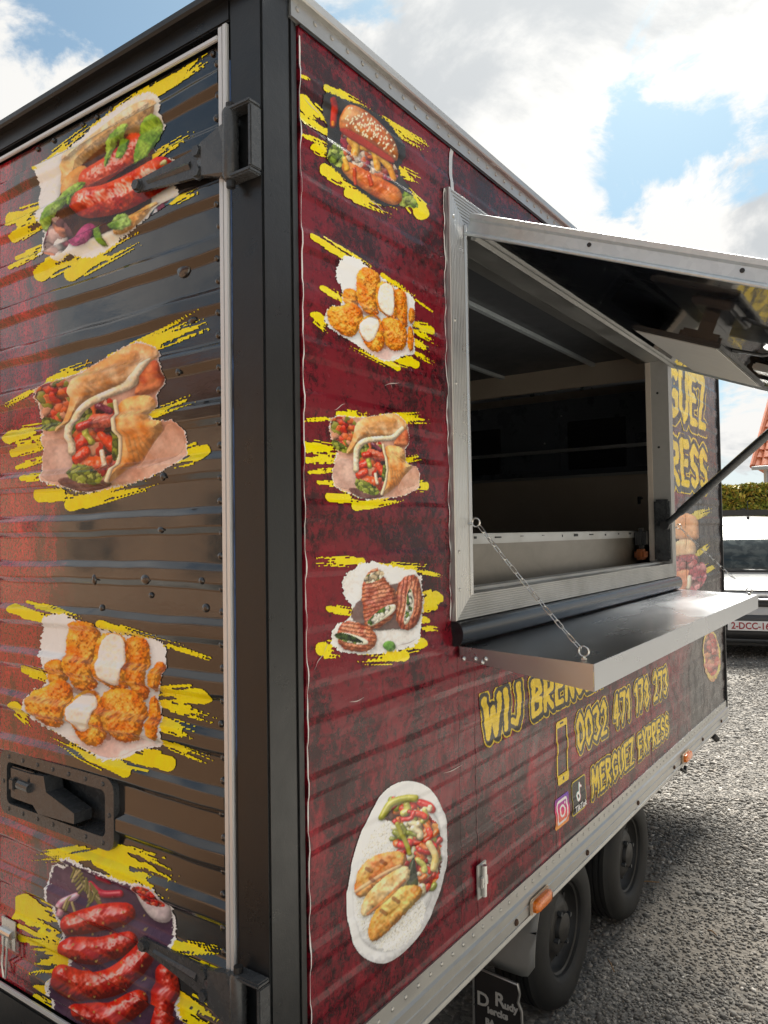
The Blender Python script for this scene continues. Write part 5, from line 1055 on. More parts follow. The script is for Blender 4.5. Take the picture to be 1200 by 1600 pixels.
sheet('round_sticker', art_sticker, 'side', sbox((1094, 980, 1130, 1072)), side, 0.005, 'small oval meat picture near the end of the trailer', (1, 0, 0))

# --- lettering
GL = {'W': (.66, [[(0, 1), (.16, 0), (.33, .72), (.5, 0), (.66, 1)]]), 'I': (.10, [[(.05, 1), (.05, 0)]]), 'J': (.34, [[(.32, 1), (.32, .22), (.2, 0), (.02, .12)]]),
 'B': (.42, [[(0, 0), (0, 1), (.32, .95), (.36, .68), (.02, .53), (.42, .40), (.40, .06), (0, 0)]]), 'R': (.42, [[(0, 0), (0, 1), (.36, .92), (.36, .60), (.02, .50), (.42, 0)]]),
 'E': (.36, [[(.36, 1), (0, 1), (0, 0), (.36, 0)], [(0, .52), (.30, .52)]]), 'N': (.42, [[(0, 0), (0, 1), (.42, 0), (.42, 1)]]), 'G': (.44, [[(.42, .86), (.2, 1), (0, .7), (0, .28), (.2, 0), (.42, .14), (.42, .44), (.24, .44)]]),
 'M': (.58, [[(0, 0), (.06, 1), (.29, .35), (.52, 1), (.58, 0)]]), 'U': (.42, [[(0, 1), (0, .25), (.2, 0), (.42, .25), (.42, 1)]]), 'Z': (.40, [[(0, 1), (.4, 1), (0, 0), (.40, 0)]]), 'X': (.44, [[(0, 1), (.44, 0)], [(.44, 1), (0, 0)]]),
 'P': (.40, [[(0, 0), (0, 1), (.38, .94), (.38, .56), (.02, .46)]]), 'S': (.40, [[(.40, .86), (.2, 1), (0, .78), (.06, .56), (.36, .42), (.40, .18), (.2, 0), (0, .12)]]),
 '0': (.42, [[(.21, 1), (.02, .78), (0, .3), (.2, 0), (.40, .25), (.42, .72), (.21, 1)]]), '1': (.18, [[(0, .84), (.16, 1), (.16, 0)]]), '2': (.40, [[(0, .8), (.2, 1), (.38, .78), (.28, .45), (0, 0), (.40, 0)]]), '3': (.40, [[(0, .92), (.24, 1), (.38, .78), (.16, .54), (.40, .26), (.2, 0), (0, .1)]]),
 '4': (.44, [[(.32, 0), (.32, 1), (0, .34), (.44, .34)]]), '7': (.40, [[(0, 1), (.40, 1), (.14, 0)]]), '8': (.40, [[(.2, .54), (.02, .76), (.2, 1), (.38, .76), (.2, .54), (0, .25), (.2, 0), (.40, .25), (.2, .54)]]), ' ': (.22, [])}
def lettering(name, text, x0, x1, z0, z1, step, label, cols, r=.085, xmin=None, slant=0.0):
    adv = [GL[c][0] + .24 for c in text]; tot = sum(adv) - .24; H = z1 - z0; k = (x1 - x0) / tot
    def paint(a):
        segs = []; x = 0
        for c, w in zip(text, adv):
            jig = (hash_(c, x) - .5) * .10
            for st in GL[c][1]: segs.append([(x0 + (x + p[0] + slant * p[1]) * k, z0 + (p[1] * (1.0 + jig) + jig * .4) * H) for p in st])
            x += w
        D1 = np.full(a.x.size, 9.0); D2 = D1.copy()
        for sg in segs:
            P = np.array(sg); Q = P.copy(); Q[:, 0] /= k; Q[:, 1] /= H
            lo = P.min(0) - H * .5; hi = P.max(0) + H * .5; idx = np.nonzero((a.x > lo[0]) & (a.x < hi[0]) & (a.y > lo[1]) & (a.y < hi[1]))[0]
            if idx.size == 0: continue
            b = Art(a.x[idx] / k, a.y[idx] / H, 1); ii = np.arange(idx.size)
            d = b.dist(ii, Q, False)[0]; D1[idx] = np.minimum(D1[idx], d * (1.12 - .30 * (b.y - z0 / H)))
            b = Art(a.x[idx] / k - .05, a.y[idx] / H + .05, 1); d2 = b.dist(ii, Q, False)[0]; D2[idx] = np.minimum(D2[idx], d2)
        w = (fbm(a.x / H * 7, a.y / H * 7, 3, 3) - .5) * .05
        a.c[:] = np.array(cols[2]); a.a[:] = (np.minimum(D1, D2) < r + .125 + w * .5)
        m = np.minimum(D1, D2) < r + .085 + w * .5; a.c[m] = np.array(cols[1])
        m = D1 < r + w; a.c[m] = np.array(cols[0]) * (0.82 + .4 * fbm(a.x / H * 5, a.y / H * 5, 3, 5))[m][:, None]
        a.a &= a.x > (xmin if xmin is not None else -9)
    pad = H * .26
    me = sheet_wall(name, paint, (max(x0 - pad, xmin or -9), x1 + pad + slant * k, z0 - pad, z1 + pad), side, step, label); return me
def hash_(c, x): return ((ord(c) * 7919 + int(x * 131)) % 97) / 97.0
def sheet_wall(name, paint, box, parent, step, label):
    class Wp: pass
    def p2(art):
        art.x = sheet_wall.A; art.y = sheet_wall.Z; paint(art)
    a0, a1, z0, z1 = box; na = int((a1 - a0) / step) + 1; nz = int((z1 - z0) / step) + 1
    A, Z = np.meshgrid(np.linspace(a0, a1, na), np.linspace(z0, z1, nz)); sheet_wall.A = A.ravel(); sheet_wall.Z = Z.ravel()
    return sheet(name, p2, 'side', box, parent, step, label, (1, 0, 0))
LC = ((0.66, 0.50, 0.02), (0.030, 0.022, 0.012), (0.62, 0.47, 0.02))
lettering('lettering', 'WIJ BRENGEN', 0.755, 1.70, 1.070, 1.175, 0.0024, 'yellow lettering with black shadow, first line, running under the shelf', LC, .095)
lettering('lettering', '0032 471 178 273', 1.455, 2.62, 0.872, 0.985, 0.0026, 'yellow telephone number', LC, .08)
lettering('lettering', 'MERGUEZ EXPRESS', 1.590, 2.62, 0.672, 0.766, 0.0026, 'yellow trailer name under the telephone number', LC, .08)
lettering('lettering', 'MERGUEZ', 2.13, 3.56, 2.245, 2.50, 0.0035, 'tall yellow letters beside the hatch, upper word', LC, .10, xmin=2.797)
lettering('lettering', 'EXPRESS', 2.15, 3.57, 1.895, 2.105, 0.0035, 'tall yellow letters beside the hatch, lower word', LC, .10, xmin=2.797)
def box_sd(x, y, cx_, cy_, hw, hh, r):
    qx = np.abs(x - cx_) - hw + r; qy = np.abs(y - cy_) - hh + r
    return np.hypot(np.maximum(qx, 0), np.maximum(qy, 0)) + np.minimum(np.maximum(qx, qy), 0) - r
def p_phone(a):
    d = box_sd(a.x, a.y, 1.312, 0.905, 0.050, 0.108, 0.016); a.a[:] = d < 0; a.c[:] = np.array(LC[0])
    s = box_sd(a.x, a.y, 1.312, 0.908, 0.039, 0.078, 0.002) < 0; a.a[s] = False
    k = (np.hypot(a.x - 1.312, a.y - 0.814) < 0.007) | (box_sd(a.x, a.y, 1.312, 1.0, 0.016, 0.003, .002) < 0); a.c[k] = np.array((.03, .02, .01))
sheet_wall('phone_symbol', p_phone, (1.255, 1.37, 0.79, 1.02), side, 0.0022, 'yellow outline of a mobile phone')
def p_insta(a):
    cx_, cy_ = 1.300, 0.708; d = box_sd(a.x, a.y, cx_, cy_, 0.062, 0.052, 0.016); a.a[:] = d < 0
    t = np.clip((a.y - cy_ + .052) / .104 + (a.x - cx_) * 1.5, 0, 1)[:, None]; c1, c2, c3 = np.array((0.72, 0.36, 0.10)), np.array((0.62, 0.05, 0.16)), np.array((0.16, 0.06, 0.42))
    a.c[:] = np.where(t < .5, c1 + (c2 - c1) * t * 2, c2 + (c3 - c2) * (t - .5) * 2)
    e = np.abs(box_sd(a.x, a.y, cx_, cy_, 0.042, 0.036, 0.014)) < 0.004; ring = np.abs(np.hypot((a.x - cx_), (a.y - cy_) * 1.12) - 0.019) < 0.004; dot = np.hypot(a.x - cx_ - .026, a.y - cy_ - .021) < 0.0045
    a.c[e | ring | dot] = np.array((.78, .74, .74))
sheet_wall('camera_symbol', p_insta, (1.235, 1.366, 0.654, 0.762), side, 0.0018, 'purple and orange square camera symbol')
def p_tik(a):
    cx_, cy_ = 1.455, 0.716; d = box_sd(a.x, a.y, cx_, cy_, 0.062, 0.056, 0.012); a.a[:] = d < 0.005; a.c[:] = np.array((.55, .45, .08)); a.c[d < 0] = np.array((.016, .016, .016))
    def note(dx, dy, col):
        X = a.x - cx_ - dx; Y = a.y - cy_ - dy - .010
        b = Art(X, Y, 1); ii = np.arange(X.size); m = (np.abs(np.hypot(X + .008, (Y + .012)) - .012) < .0045) | (b.dist(ii, np.array([(.006, -.012), (.006, .030)]), False)[0] < .0045) | (b.dist(ii, np.array([(.006, .030), (.012, .020), (.022, .016)]), False)[0] < .0042)
        a.c[m & (d < 0)] = np.array(col)
    note(-.0022, .001, (.10, .55, .55)); note(.0022, -.001, (.6, .05, .12)); note(0, 0, (.78, .78, .78))
sheet_wall('note_symbol', p_tik, (1.388, 1.524, 0.654, 0.778), side, 0.0018, 'black square symbol with a white music note')
text_mesh('symbol_lettering', 'TikTok', 0.030, mat('white_print', plain((.78, .78, .78), .4)), side, (1.405, -0.0072, 0.668), (math.radians(90), 0, 0), bold=.0006, sx=1.25, depth=.0003)

# ------------------------------------------------------------------ ground and gravel
def gz(x, y):
    t = np.clip((np.asarray(x, float) + 0.6 * np.asarray(y, float) * 0 - 3.2) / 7.0, 0, 1); return 0.05 * t * t * (3 - 2 * t)
def m_ground(n, setp):
    o = n.obj(); v1 = n.voro(o, 42.0, out='Color'); v1d = n.voro(o, 42.0); v2 = n.voro(n.scale(o, (1, 1, 1), (3, 1, 0)), 95.0, out='Color'); big = n.noise(o, 0.7, 6.0, 0.6, 0.6)
    g = n.math('ADD', n.math('MULTIPLY', n.sep(v1)[0], 0.6), n.math('MULTIPLY', n.sep(v2)[1], 0.4))
    st = n.ramp(g, [(0.15, (0.085, 0.083, 0.08)), (0.5, (0.15, 0.143, 0.132)), (0.75, (0.21, 0.198, 0.18)), (0.95, (0.33, 0.31, 0.28))])
    dirt = n.mix(n.noise(o, 25.0, 6.0), (0.165, 0.145, 0.12), (0.22, 0.195, 0.165))
    k = n.mapr(n.math('ADD', big, n.math('MULTIPLY', n.noise(o, 9.0, 5.0), 0.3)), 0.62, 0.78)
    h = n.math('SUBTRACT', 1.0, n.math('MULTIPLY', v1d, 1.4))
    setp(color=n.mix(n.math('MULTIPLY', k, 0.75), st, dirt), rough=0.9, normal=n.bump(n.math('ADD', h, n.math('MULTIPLY', n.sep(v2)[2], 0.3)), 0.5, 0.015))
GROUND = mat('gravel_ground', m_ground)
xs_ = [-600, -60, -15, -4, 0, 1, 2, 3] + list(np.linspace(3.2, 10.4, 19)) + [14, 30, 80, 700]; ys_ = [-600, -80, -20, -6, -2, 0, 2, 6, 20, 80, 600]
v = [(x, y, float(gz(x, y))) for x in xs_ for y in ys_]; ny = len(ys_)
f = [[i * ny + j, (i + 1) * ny + j, (i + 1) * ny + j + 1, i * ny + j + 1] for i in range(len(xs_) - 1) for j in range(ny - 1)]
g = raw('ground', v, f, GROUND, None, True); tag(g, 'grey gravel yard around the trailer', 'ground', kind='structure')
# loose stones: far too many to count, one mesh
ico = bmesh.new(); bmesh.ops.create_icosphere(ico, subdivisions=1, radius=1.0); ico.verts.ensure_lookup_table()
IV = np.array([q.co[:] for q in ico.verts]); IF = np.array([[q.index for q in fc.verts] for fc in ico.faces]); ico.free()
def stones(n, seed, rmin, rmax, reg):
    r = np.random.default_rng(seed); k = 0; X = []; Y = []
    while k < n:
        u = r.uniform(*reg[0], 20000); vv = r.uniform(*reg[1], 20000)
        d = (np.stack([u - 600, vv - 800, np.full(u.size, FPX)], 1)) @ R; t = -CAM[2] / d[:, 2]; p = CAM + d * t[:, None]
        w = np.clip(1.0 / (np.hypot(p[:, 0] - CAM[0], p[:, 1] - CAM[1]) ** 0.0), 0, 1)
        ok = (p[:, 0] < 13) & (p[:, 1] < 2.2); X.append(p[ok, 0]); Y.append(p[ok, 1]); k += ok.sum()
    X = np.concatenate(X)[:n]; Y = np.concatenate(Y)[:n]
    s = rmin * (rmax / rmin) ** (r.random(n) ** 1.7); dist = np.hypot(X - CAM[0], Y - CAM[1]); s = s * np.clip(dist / 4.0, 0.85, 1.7)
    # bare dirt patches
    pat = fbm(X * 0.9 + 3, Y * 0.9 + 7, 3, 77); keep = (pat < 0.53) | (r.random(n) < 0.28); X, Y, s = X[keep], Y[keep], s[keep]; n = X.size
    V = IV[None] * (1 + r.uniform(-.28, .28, (n, 12, 1))); V = V * np.stack([r.uniform(.8, 1.35, n), r.uniform(.7, 1.1, n), r.uniform(.45, .8, n)], 1)[:, None, :]
    a = r.uniform(0, 6.28, n); b = r.normal(0, .35, n); ca, sa, cb, sb = np.cos(a), np.sin(a), np.cos(b), np.sin(b)
    x, y, z = V[..., 0], V[..., 1], V[..., 2]; y, z = y * cb[:, None] - z * sb[:, None], y * sb[:, None] + z * cb[:, None]; x, y = x * ca[:, None] - y * sa[:, None], x * sa[:, None] + y * ca[:, None]
    P = np.stack([x * s[:, None] + X[:, None], y * s[:, None] + Y[:, None], z * s[:, None] + (gz(X, Y) + s * .20)[:, None]], 2)
    tone = r.random(n)
    base = np.where(tone[:, None] < .5, np.array([[.17, .162, .150]]), np.where(tone[:, None] < .8, np.array([[.25, .232, .208]]), np.where(tone[:, None] < .94, np.array([[.26, .24, .212]]), np.array([[.42, .40, .37]])))) * r.uniform(.5, 1.2, (n, 1))
    return P, base
parts = [stones(50000, 21, .0038, .0115, ((860, 1215), (1085, 1640))), stones(34000, 22, .0040, .010, ((1010, 1215), (1015, 1250))), stones(500, 23, .012, .019, ((860, 1215), (1100, 1640)))]
P = np.concatenate([p[0] for p in parts]); Bc = np.concatenate([p[1] for p in parts]); n = len(P)
q = (IF[None] + (np.arange(n) * 12)[:, None, None]).reshape(-1, 3)
me = bpy.data.meshes.new('gravel'); me.vertices.add(n * 12); me.vertices.foreach_set('co', P.astype(np.float32).ravel()); me.loops.add(q.size); me.loops.foreach_set('vertex_index', q.astype(np.int32).ravel())
me.polygons.add(len(q)); me.polygons.foreach_set('loop_start', np.arange(0, q.size, 3, dtype=np.int32)); me.polygons.foreach_set('loop_total', np.full(len(q), 3, np.int32)); me.update(calc_edges=True)
ca = me.color_attributes.new('Col', 'FLOAT_COLOR', 'POINT'); ca.data.foreach_set('color', np.concatenate([np.repeat(Bc, 12, 0), np.ones((n * 12, 1))], 1).astype(np.float32).ravel())
def m_stone(n, setp):
    at = n.node('ShaderNodeAttribute', attribute_name='Col'); o = n.obj()
    setp(color=n.mix(0.35, at.outputs['Color'], n.mix(1.0, at.outputs['Color'], n.ramp(n.noise(o, 240.0, 4.0), [(.3, (.5, .5, .5)), (.7, (1.6, 1.55, 1.5))]), 'MULTIPLY')), rough=0.85)
tag(link('gravel', me, mat('stone', m_stone)), 'loose grey gravel stones covering the yard', 'gravel', kind='stuff')
tw = MB()
c = on_y(970, 1530, -0.1)
for (u, vv, L, an) in ((960, 1528, .09, .6), (1030, 1386, .12, 2.2), (1120, 1470, .05, 1.0)):
    d = wray(u, vv); p = CAM + d * (-CAM[2] / d[2]); MB().tube([(p[0], p[1], .022), (p[0] + L * .5 * math.cos(an), p[1] + L * .5 * math.sin(an), .028), (p[0] + L * math.cos(an), p[1] + L * math.sin(an), .020)], [.0025, .003, .0015], 6).build('twig', mat('dry_twig', plain((.20, .12, .06), .8)))
for i, o in enumerate([o for o in bpy.data.objects if o.name.startswith('twig')]): tag(o, ['short dry brown twig lying on gravel by the first wheel', 'longer dry twig on gravel beside the second wheel', 'tiny dry twig out on the open gravel'][i], 'twig')

# ------------------------------------------------------------------ white van parked beyond the trailer
VD = Vector((R[2][0], R[2][1], 0)).normalized(); VRt = Vector((VD.y, -VD.x, 0))      # van faces the camera
d = wray(1176, 985); p = CAM + d / FPX * 9.2
los = Vector((p[0] - CAM[0], p[1] - CAM[1], 0)).normalized(); VV = (VD * 0.2 + los * 0.8).normalized(); VS = Vector((VV.y, -VV.x, 0))
van = empty('parked_van'); gzv = float(gz(p[0], p[1])); van.matrix_world = Matrix(((VS.x, VV.x, 0, p[0]), (VS.y, VV.y, 0, p[1]), (0, 0, 1, gzv), (0, 0, 0, 1)))
tag(van, 'white panel van with its nose facing the yard, parked beyond the trailer', 'van')
# van space: x across (positive to its own left hand seen from inside), y backwards from the nose, z up
def m_white(n, setp):
    o = n.obj(); b = n.noise(o, 6.0, 6.0, 0.6); setp(color=n.mix(b, (0.38, 0.385, 0.39), (0.42, 0.42, 0.42)), rough=0.25, coat=0.8, coatrough=0.05)
VW = mat('van_paint', m_white); VB = mat('van_black', plain((0.02, 0.02, 0.021), .5)); VG = mat('van_grey', plain((.045, .047, .05), .45))
def m_glass(n, setp): o = n.obj(); setp(color=n.mix(n.mapr(n.noise(o, 7.0, 6.0, .6, .5), .42, .6), (0.022, 0.032, 0.036), (0.07, 0.085, 0.085)), rough=0.04, spec=0.35)  # mottled reflections painted into the glass colour
VGL = mat('van_glass', m_glass)
prof = [(0.10, 0.30), (0.02, 0.42), (0.0, 0.60), (0.06, 0.80), (0.20, 0.90), (0.55, 0.97), (0.80, 1.02), (1.10, 1.32), (1.42, 1.65), (1.62, 1.74), (2.2, 1.79), (4.1, 1.78), (4.22, 1.5), (4.25, 0.4), (4.1, 0.28)]
def loft(prof, hw, nseg=9):
    v = []; f = []; m = len(prof)
    ts = np.linspace(-1, 1, nseg)
    for t in ts:
        for (y, z) in prof:
            w = hw(z, y); ed = abs(t) ** 3
            v.append((w * t, y + ed * (0.30 if y < 0.9 and z < 1.05 else 0.10 if y < 1.7 else 0.0), z - (0.05 * ed if z > 1.45 else 0.03 * ed if z > .9 else 0)))
    for k in range(nseg - 1):
        for i in range(m - 1): f.append([k * m + i, (k + 1) * m + i, (k + 1) * m + i + 1, k * m + i + 1])
    f.append([i for i in range(m)]); f.append([(nseg - 1) * m + i for i in range(m)][::-1]); return v, f
hw = lambda z, y: 0.90 - 0.16 * max(0, (z - 1.0) / 0.7) ** 1.4 - (0.04 if z < .35 else 0)
v, f = loft(prof, hw, 15); body = MB().add(v, f).build('body', VW, van, True, sharp=28)
def patch(name, y0, z0, y1, z1, x0, x1, m, off=0.012, n=10, par=None, th=0.0):
    """curved piece laid just proud of the van's nose between two profile points"""
    v = []; f = []
    for i in range(n + 1):
        x = x0 + (x1 - x0) * i / n
        for (y, z) in ((y0, z0), ((y0 + y1) / 2, (z0 + z1) / 2), (y1, z1)):
            w = hw(z, y); t = x / w; ed = min(1, abs(t)) ** 3
            dy = ed * (0.30 if y < 0.9 and z < 1.05 else 0.10)
            v.append((x, y + dy - off, z + (off * .5 if z > .9 else 0)))
    for i in range(n):
        for j in range(2): f.append([i * 3 + j, (i + 1) * 3 + j, (i + 1) * 3 + j + 1, i * 3 + j + 1])
    o = MB().add(v, f).build(name, m, par or van); md = o.modifiers.new('s', 'SOLIDIFY'); md.thickness = 0.014; md.offset = 0; auto(o, 60); return o
ws = patch('windscreen', 0.85, 1.060, 1.40, 1.628, -0.70, 0.70, VGL, 0.016)
patch('windscreen_surround', 0.82, 1.035, 0.865, 1.065, -0.76, 0.76, VB, 0.020)
patch('bonnet_seam', 0.115, 0.838, 0.125, 0.848, -0.84, 0.84, VB, 0.014)
patch('bumper', 0.03, 0.40, -0.005, 0.56, -0.86, 0.86, VG, 0.014); patch('lower_grille', 0.085, 0.255, 0.03, 0.365, -0.60, 0.60, VB, 0.030)
patch('bumper_lip', 0.10, 0.215, 0.08, 0.262, -0.80, 0.80, VG, 0.034)
patch('grille', 0.015, 0.66, 0.075, 0.80, -0.80, 0.80, VB, 0.016)
for k in range(3): patch('grille_bar', 0.02 + k * .014, 0.69 + k * .036, 0.022 + k * .014, 0.70 + k * .036, -0.50, 0.50, VG, 0.030)
for s in (-1, 1):
    patch('chrome_swoosh', 0.03, 0.735, 0.045, 0.755, s * 0.06, s * 0.42, VW, 0.040, 8)
    patch('headlight', 0.03, 0.70, 0.13, 0.86, s * 0.50, s * 0.82, mat('headlight', plain((.55, .57, .6), .1, .3)), 0.030, 6)
    mr = MB().box((s * 0.90, 0.95, 1.04), (s * 1.08, 1.06, 1.26), 0.03).build('wing_mirror', VB, van); MB().box((s * 0.80, 0.97, 1.08), (s * 0.91, 1.03, 1.13), .01).build('mirror_arm', VB, mr)
    for yy in (0.75, 3.45):
        b = MB().lathe([(0.17, -0.10), (0.26, -0.105), (0.30, -0.08), (0.305, 0.0), (0.30, 0.08), (0.26, 0.105), (0.17, 0.10)], (s * 0.80, yy, 0.305), 'x', 28).build('wheel', TYRE, van, True); MB().lathe([(0.19, s * 0.09), (0.12, s * 0.06), (0.05, s * 0.09), (0.001, s * 0.09)], (s * 0.80, yy, 0.305), 'x', 20).build('rim', RIM, b, True)
MB().tube([(-0.55, 0.865, 1.085), (0.05, 0.815, 1.06)], 0.010, 6).build('wiper', VB, van); MB().tube([(0.12, 0.84, 1.08), (0.62, 0.90, 1.07)], 0.010, 6).build('wiper', VB, van)
for s in (-1, 1): MB().box((s * .35 - .10, 0.835, 1.045), (s * .35 + .10, 0.865, 1.066), .006).build('wiper_base', VB, van)
MB().tube([(0.13, 1.66, 1.74), (0.13, 1.70, 2.0)], 0.006, 6).tube([(0.13, 1.66, 1.73), (0.13, 1.66, 1.775)], 0.02, 10).build('antenna', VB, van)
MB().box((-0.75, 0.15, 0.17), (0.75, 4.0, 0.32)).build('underbody', VB, van)
pl = MB().box((-0.275, -0.030, 0.372), (0.275, -0.018, 0.488), 0.003).build('number_plate', mat('plate_white', plain((.72, .72, .72), .4)), van)
text_mesh('plate_text', '2-DCC-169', 0.112, mat('plate_red', plain((.30, .012, .02), .5)), pl, (0.0, -0.0315, 0.393), (math.radians(90), 0, 0), bold=.0025, align='CENTER', sx=0.88)

# ------------------------------------------------------------------ hedge, fence, house beyond
def at_depth(u, v, D): d = wray(u, v); return CAM + d / FPX * D
def leafm(n, setp):
    at = n.node('ShaderNodeAttribute', attribute_name='Col'); setp(color=at.outputs['Color'], rough=0.5, spec=0.4)
LEAF = mat('leaf', leafm)
def leaves(name, C, size, cols, seed, parent):
    r = np.random.default_rng(seed); n = len(C); a = r.normal(size=(n, 3)); a /= np.linalg.norm(a, axis=1)[:, None]; b = np.cross(a, r.normal(size=(n, 3))); b /= np.linalg.norm(b, axis=1)[:, None]
    s = size * r.uniform(.6, 1.3, (n, 1)); nn = np.cross(a, b)
    P = np.stack([C - a * s, C + b * s * .45 + nn * s * .1, C + a * s, C - b * s * .45 + nn * s * .1], 1)
    q = np.arange(n * 4).reshape(-1, 4); me = bpy.data.meshes.new(name); me.vertices.add(n * 4); me.vertices.foreach_set('co', P.astype(np.float32).ravel()); me.loops.add(q.size); me.loops.foreach_set('vertex_index', q.astype(np.int32).ravel())
    me.polygons.add(n); me.polygons.foreach_set('loop_start', np.arange(0, q.size, 4, dtype=np.int32)); me.polygons.foreach_set('loop_total', np.full(n, 4, np.int32)); me.update(calc_edges=True)
    cc = np.array(cols)[r.integers(0, len(cols), n)] * r.uniform(.7, 1.3, (n, 1)); ca = me.color_attributes.new('Col', 'FLOAT_COLOR', 'POINT'); ca.data.foreach_set('color', np.concatenate([np.repeat(cc, 4, 0), np.ones((n * 4, 1))], 1).astype(np.float32).ravel())
    return link(name, me, LEAF, parent)
h0 = at_depth(1160, 755, 15.5); hdir = np.array([VRt.x, VRt.y]); hb = np.array([VD.x, VD.y]); zt = h0[2] - 0.03
hedge = empty('hedge', (0, 0, 0)); tag(hedge, 'clipped yellow-green hedge behind the white van', 'hedge')
r = np.random.default_rng(4); n = 52000
t = r.uniform(-3.5, 5.0, n); face = r.random(n); dp = np.where(face < .55, r.exponential(.05, n), r.uniform(0, 1.0, n)); zz = np.where(face < .55, r.uniform(1.2, zt, n), zt - r.exponential(.05, n))
lump = fbm(t * 1.6, zz * 1.6, 3, 5) * .28; zz = zz + np.where(zz > zt - .25, (fbm(t * 3, dp * 3, 3, 8) - .5) * .16, 0)
Cc = np.stack([h0[0] + hdir[0] * t + hb[0] * (dp + lump), h0[1] + hdir[1] * t + hb[1] * (dp + lump), zz], 1)
leaves('foliage', Cc, .045, [(.40, .38, .05), (.55, .44, .06), (.26, .30, .04), (.46, .30, .05), (.17, .21, .03)], 9, hedge)
core = MB().add([(h0[0] + hdir[0] * a + hb[0] * b, h0[1] + hdir[1] * a + hb[1] * b, z) for a in (-3.5, 5.0) for b in (.25, 1.0) for z in (0.1, zt - .12)], [[0, 1, 3, 2], [4, 6, 7, 5], [0, 4, 5, 1], [2, 3, 7, 6], [1, 5, 7, 3], [0, 2, 6, 4]]).build('stems', mat('hedge_core', plain((.03, .03, .012), .9)), hedge)
f0 = at_depth(1160, 800, 14.6); fence = empty('fence'); tag(fence, 'low dark slatted fence in front of the hedge', 'fence')
FM = mat('fence_dark', plain((.035, .034, .033), .7))
def fpt(a, b, z): return (f0[0] + hdir[0] * a + hb[0] * b, f0[1] + hdir[1] * a + hb[1] * b, z)
def fbox(name, a0, a1, b0, b1, z0, z1, par=fence, m=FM): return MB().add([fpt(a, b, z) for a in (a0, a1) for b in (b0, b1) for z in (z0, z1)], [[0, 1, 3, 2], [4, 6, 7, 5], [0, 4, 5, 1], [2, 3, 7, 6], [1, 5, 7, 3], [0, 2, 6, 4]]).build(name, m, par)
ft = f0[2] + .04
for k in range(9): fbox('slat', -3.5, 5, -.01, .01, ft - .11 - k * .20, ft - k * .20)
for a in np.arange(-3.4, 5.1, 1.7): fbox('post', a, a + .07, .012, .08, .1, ft + .03)
# house: gable end towards the left, tiled roof
HD = 26.0
e0 = at_depth(1176, 730, HD); rp = at_depth(1198, 632, HD)
house = empty('house'); tag(house, 'pale house with a steep orange tiled roof beyond the hedge', 'house')
hv_ = Vector((e0[0] - CAM[0], e0[1] - CAM[1])).normalized(); hv_.rotate(Matrix.Rotation(math.radians(-6), 2)); hr_ = Vector((hv_.y, -hv_.x))
def hp(a, b, z): return (e0[0] + hr_.x * a + hv_.x * b, e0[1] + hr_.y * a + hv_.y * b, z)
ez = e0[2]; run = 4.6; rise = 4.4; sh = 0.30      # roof slope faces the yard; its left verge leans with the hip
HWm = mat('render_wall', plain((.62, .56, .46), .8, 0, .08, 3)); ROOF = mat('roof_tile', plain((.52, .13, .045), .7, 0, .35, 14))
MB().add([hp(a, b, z) for a in (.30, 9) for b in (.35, 8.5) for z in (0.1, ez + .02)], [[0, 1, 3, 2], [4, 6, 7, 5], [0, 4, 5, 1], [2, 3, 7, 6], [1, 5, 7, 3], [0, 2, 6, 4]]).build('wall', HWm, house)
nr, nc = 15, 34
roof = MB().add([hp(0.05, 0.0, ez - .03), hp(9.2, 0, ez - .03), hp(9.2, run, ez + rise - .03), hp(2.1 * sh + .05, run, ez + rise - .03), hp(9.2, 2 * run, ez - .03), hp(.05, 2 * run, ez - .03)], [[0, 1, 2, 3], [3, 2, 4, 5], [0, 3, 5], [0, 5, 4, 1]]).build('roof', ROOF, house)
tv = []
for k in range(7): an = math.pi * k / 6; tv.append((-.13 * math.cos(an), .055 * math.sin(an)))
sl = math.hypot(run, rise) / nr; cyb, szb = run / math.hypot(run, rise), rise / math.hypot(run, rise)
tb = MB(); vv = []; ff = []
for e, lift in ((0, .035), (1, .0)):
    for (x, hgt) in tv: s = e * sl * 1.08; vv.append((x, s * cyb - szb * (hgt + lift), s * szb + cyb * (hgt + lift)))
ff = [[i, i + 1, 8 + i, 7 + i] for i in range(6)] + [[6, 5, 4, 3, 2, 1, 0]]
tm = MB().add(vv, ff).build('roof_tile', ROOF, roof, True); tmesh = tm.data; bpy.data.objects.remove(tm)
ang = math.atan2(hr_.y, hr_.x); cnt_ = 0
for i in range(nr):
    for j in range(nc):
        x = .12 + j * .265 + sh * 2.1 * (i / nr)
        if x > 5.4 or cnt_ >= 298: continue
        o = bpy.data.objects.new('roof_tile', tmesh); COL.objects.link(o); o.parent = roof; s = i * sl
        o.location = hp(x, s * cyb - .0, ez + s * szb); o.rotation_euler = (0, random.uniform(-.02, .02), ang + 0); cnt_ += 1
MB().tube([hp(0.0, -.02, ez + .02), hp(2.1 * sh, run, ez + rise + .06)], .10, 8).build('verge', ROOF, roof); MB().tube([hp(-.02, -.10, ez - .04), hp(9.2, -.10, ez - .04)], .07, 8).build('gutter', mat('gutter_grey', plain((.4, .4, .38), .5)), house)
w1 = MB().add([hp(a, b, z) for a in (1.2, 2.3) for b in (.32, .36) for z in (1.2, 2.6)], [[0, 1, 3, 2], [4, 6, 7, 5], [0, 4, 5, 1], [2, 3, 7, 6], [1, 5, 7, 3], [0, 2, 6, 4]]).build('window', VGL, house)
MB().tube([hp(.42, .26, .2), hp(.42, .26, ez - .05)], .045, 8).build('downpipe', MATS['gutter_grey'], house)

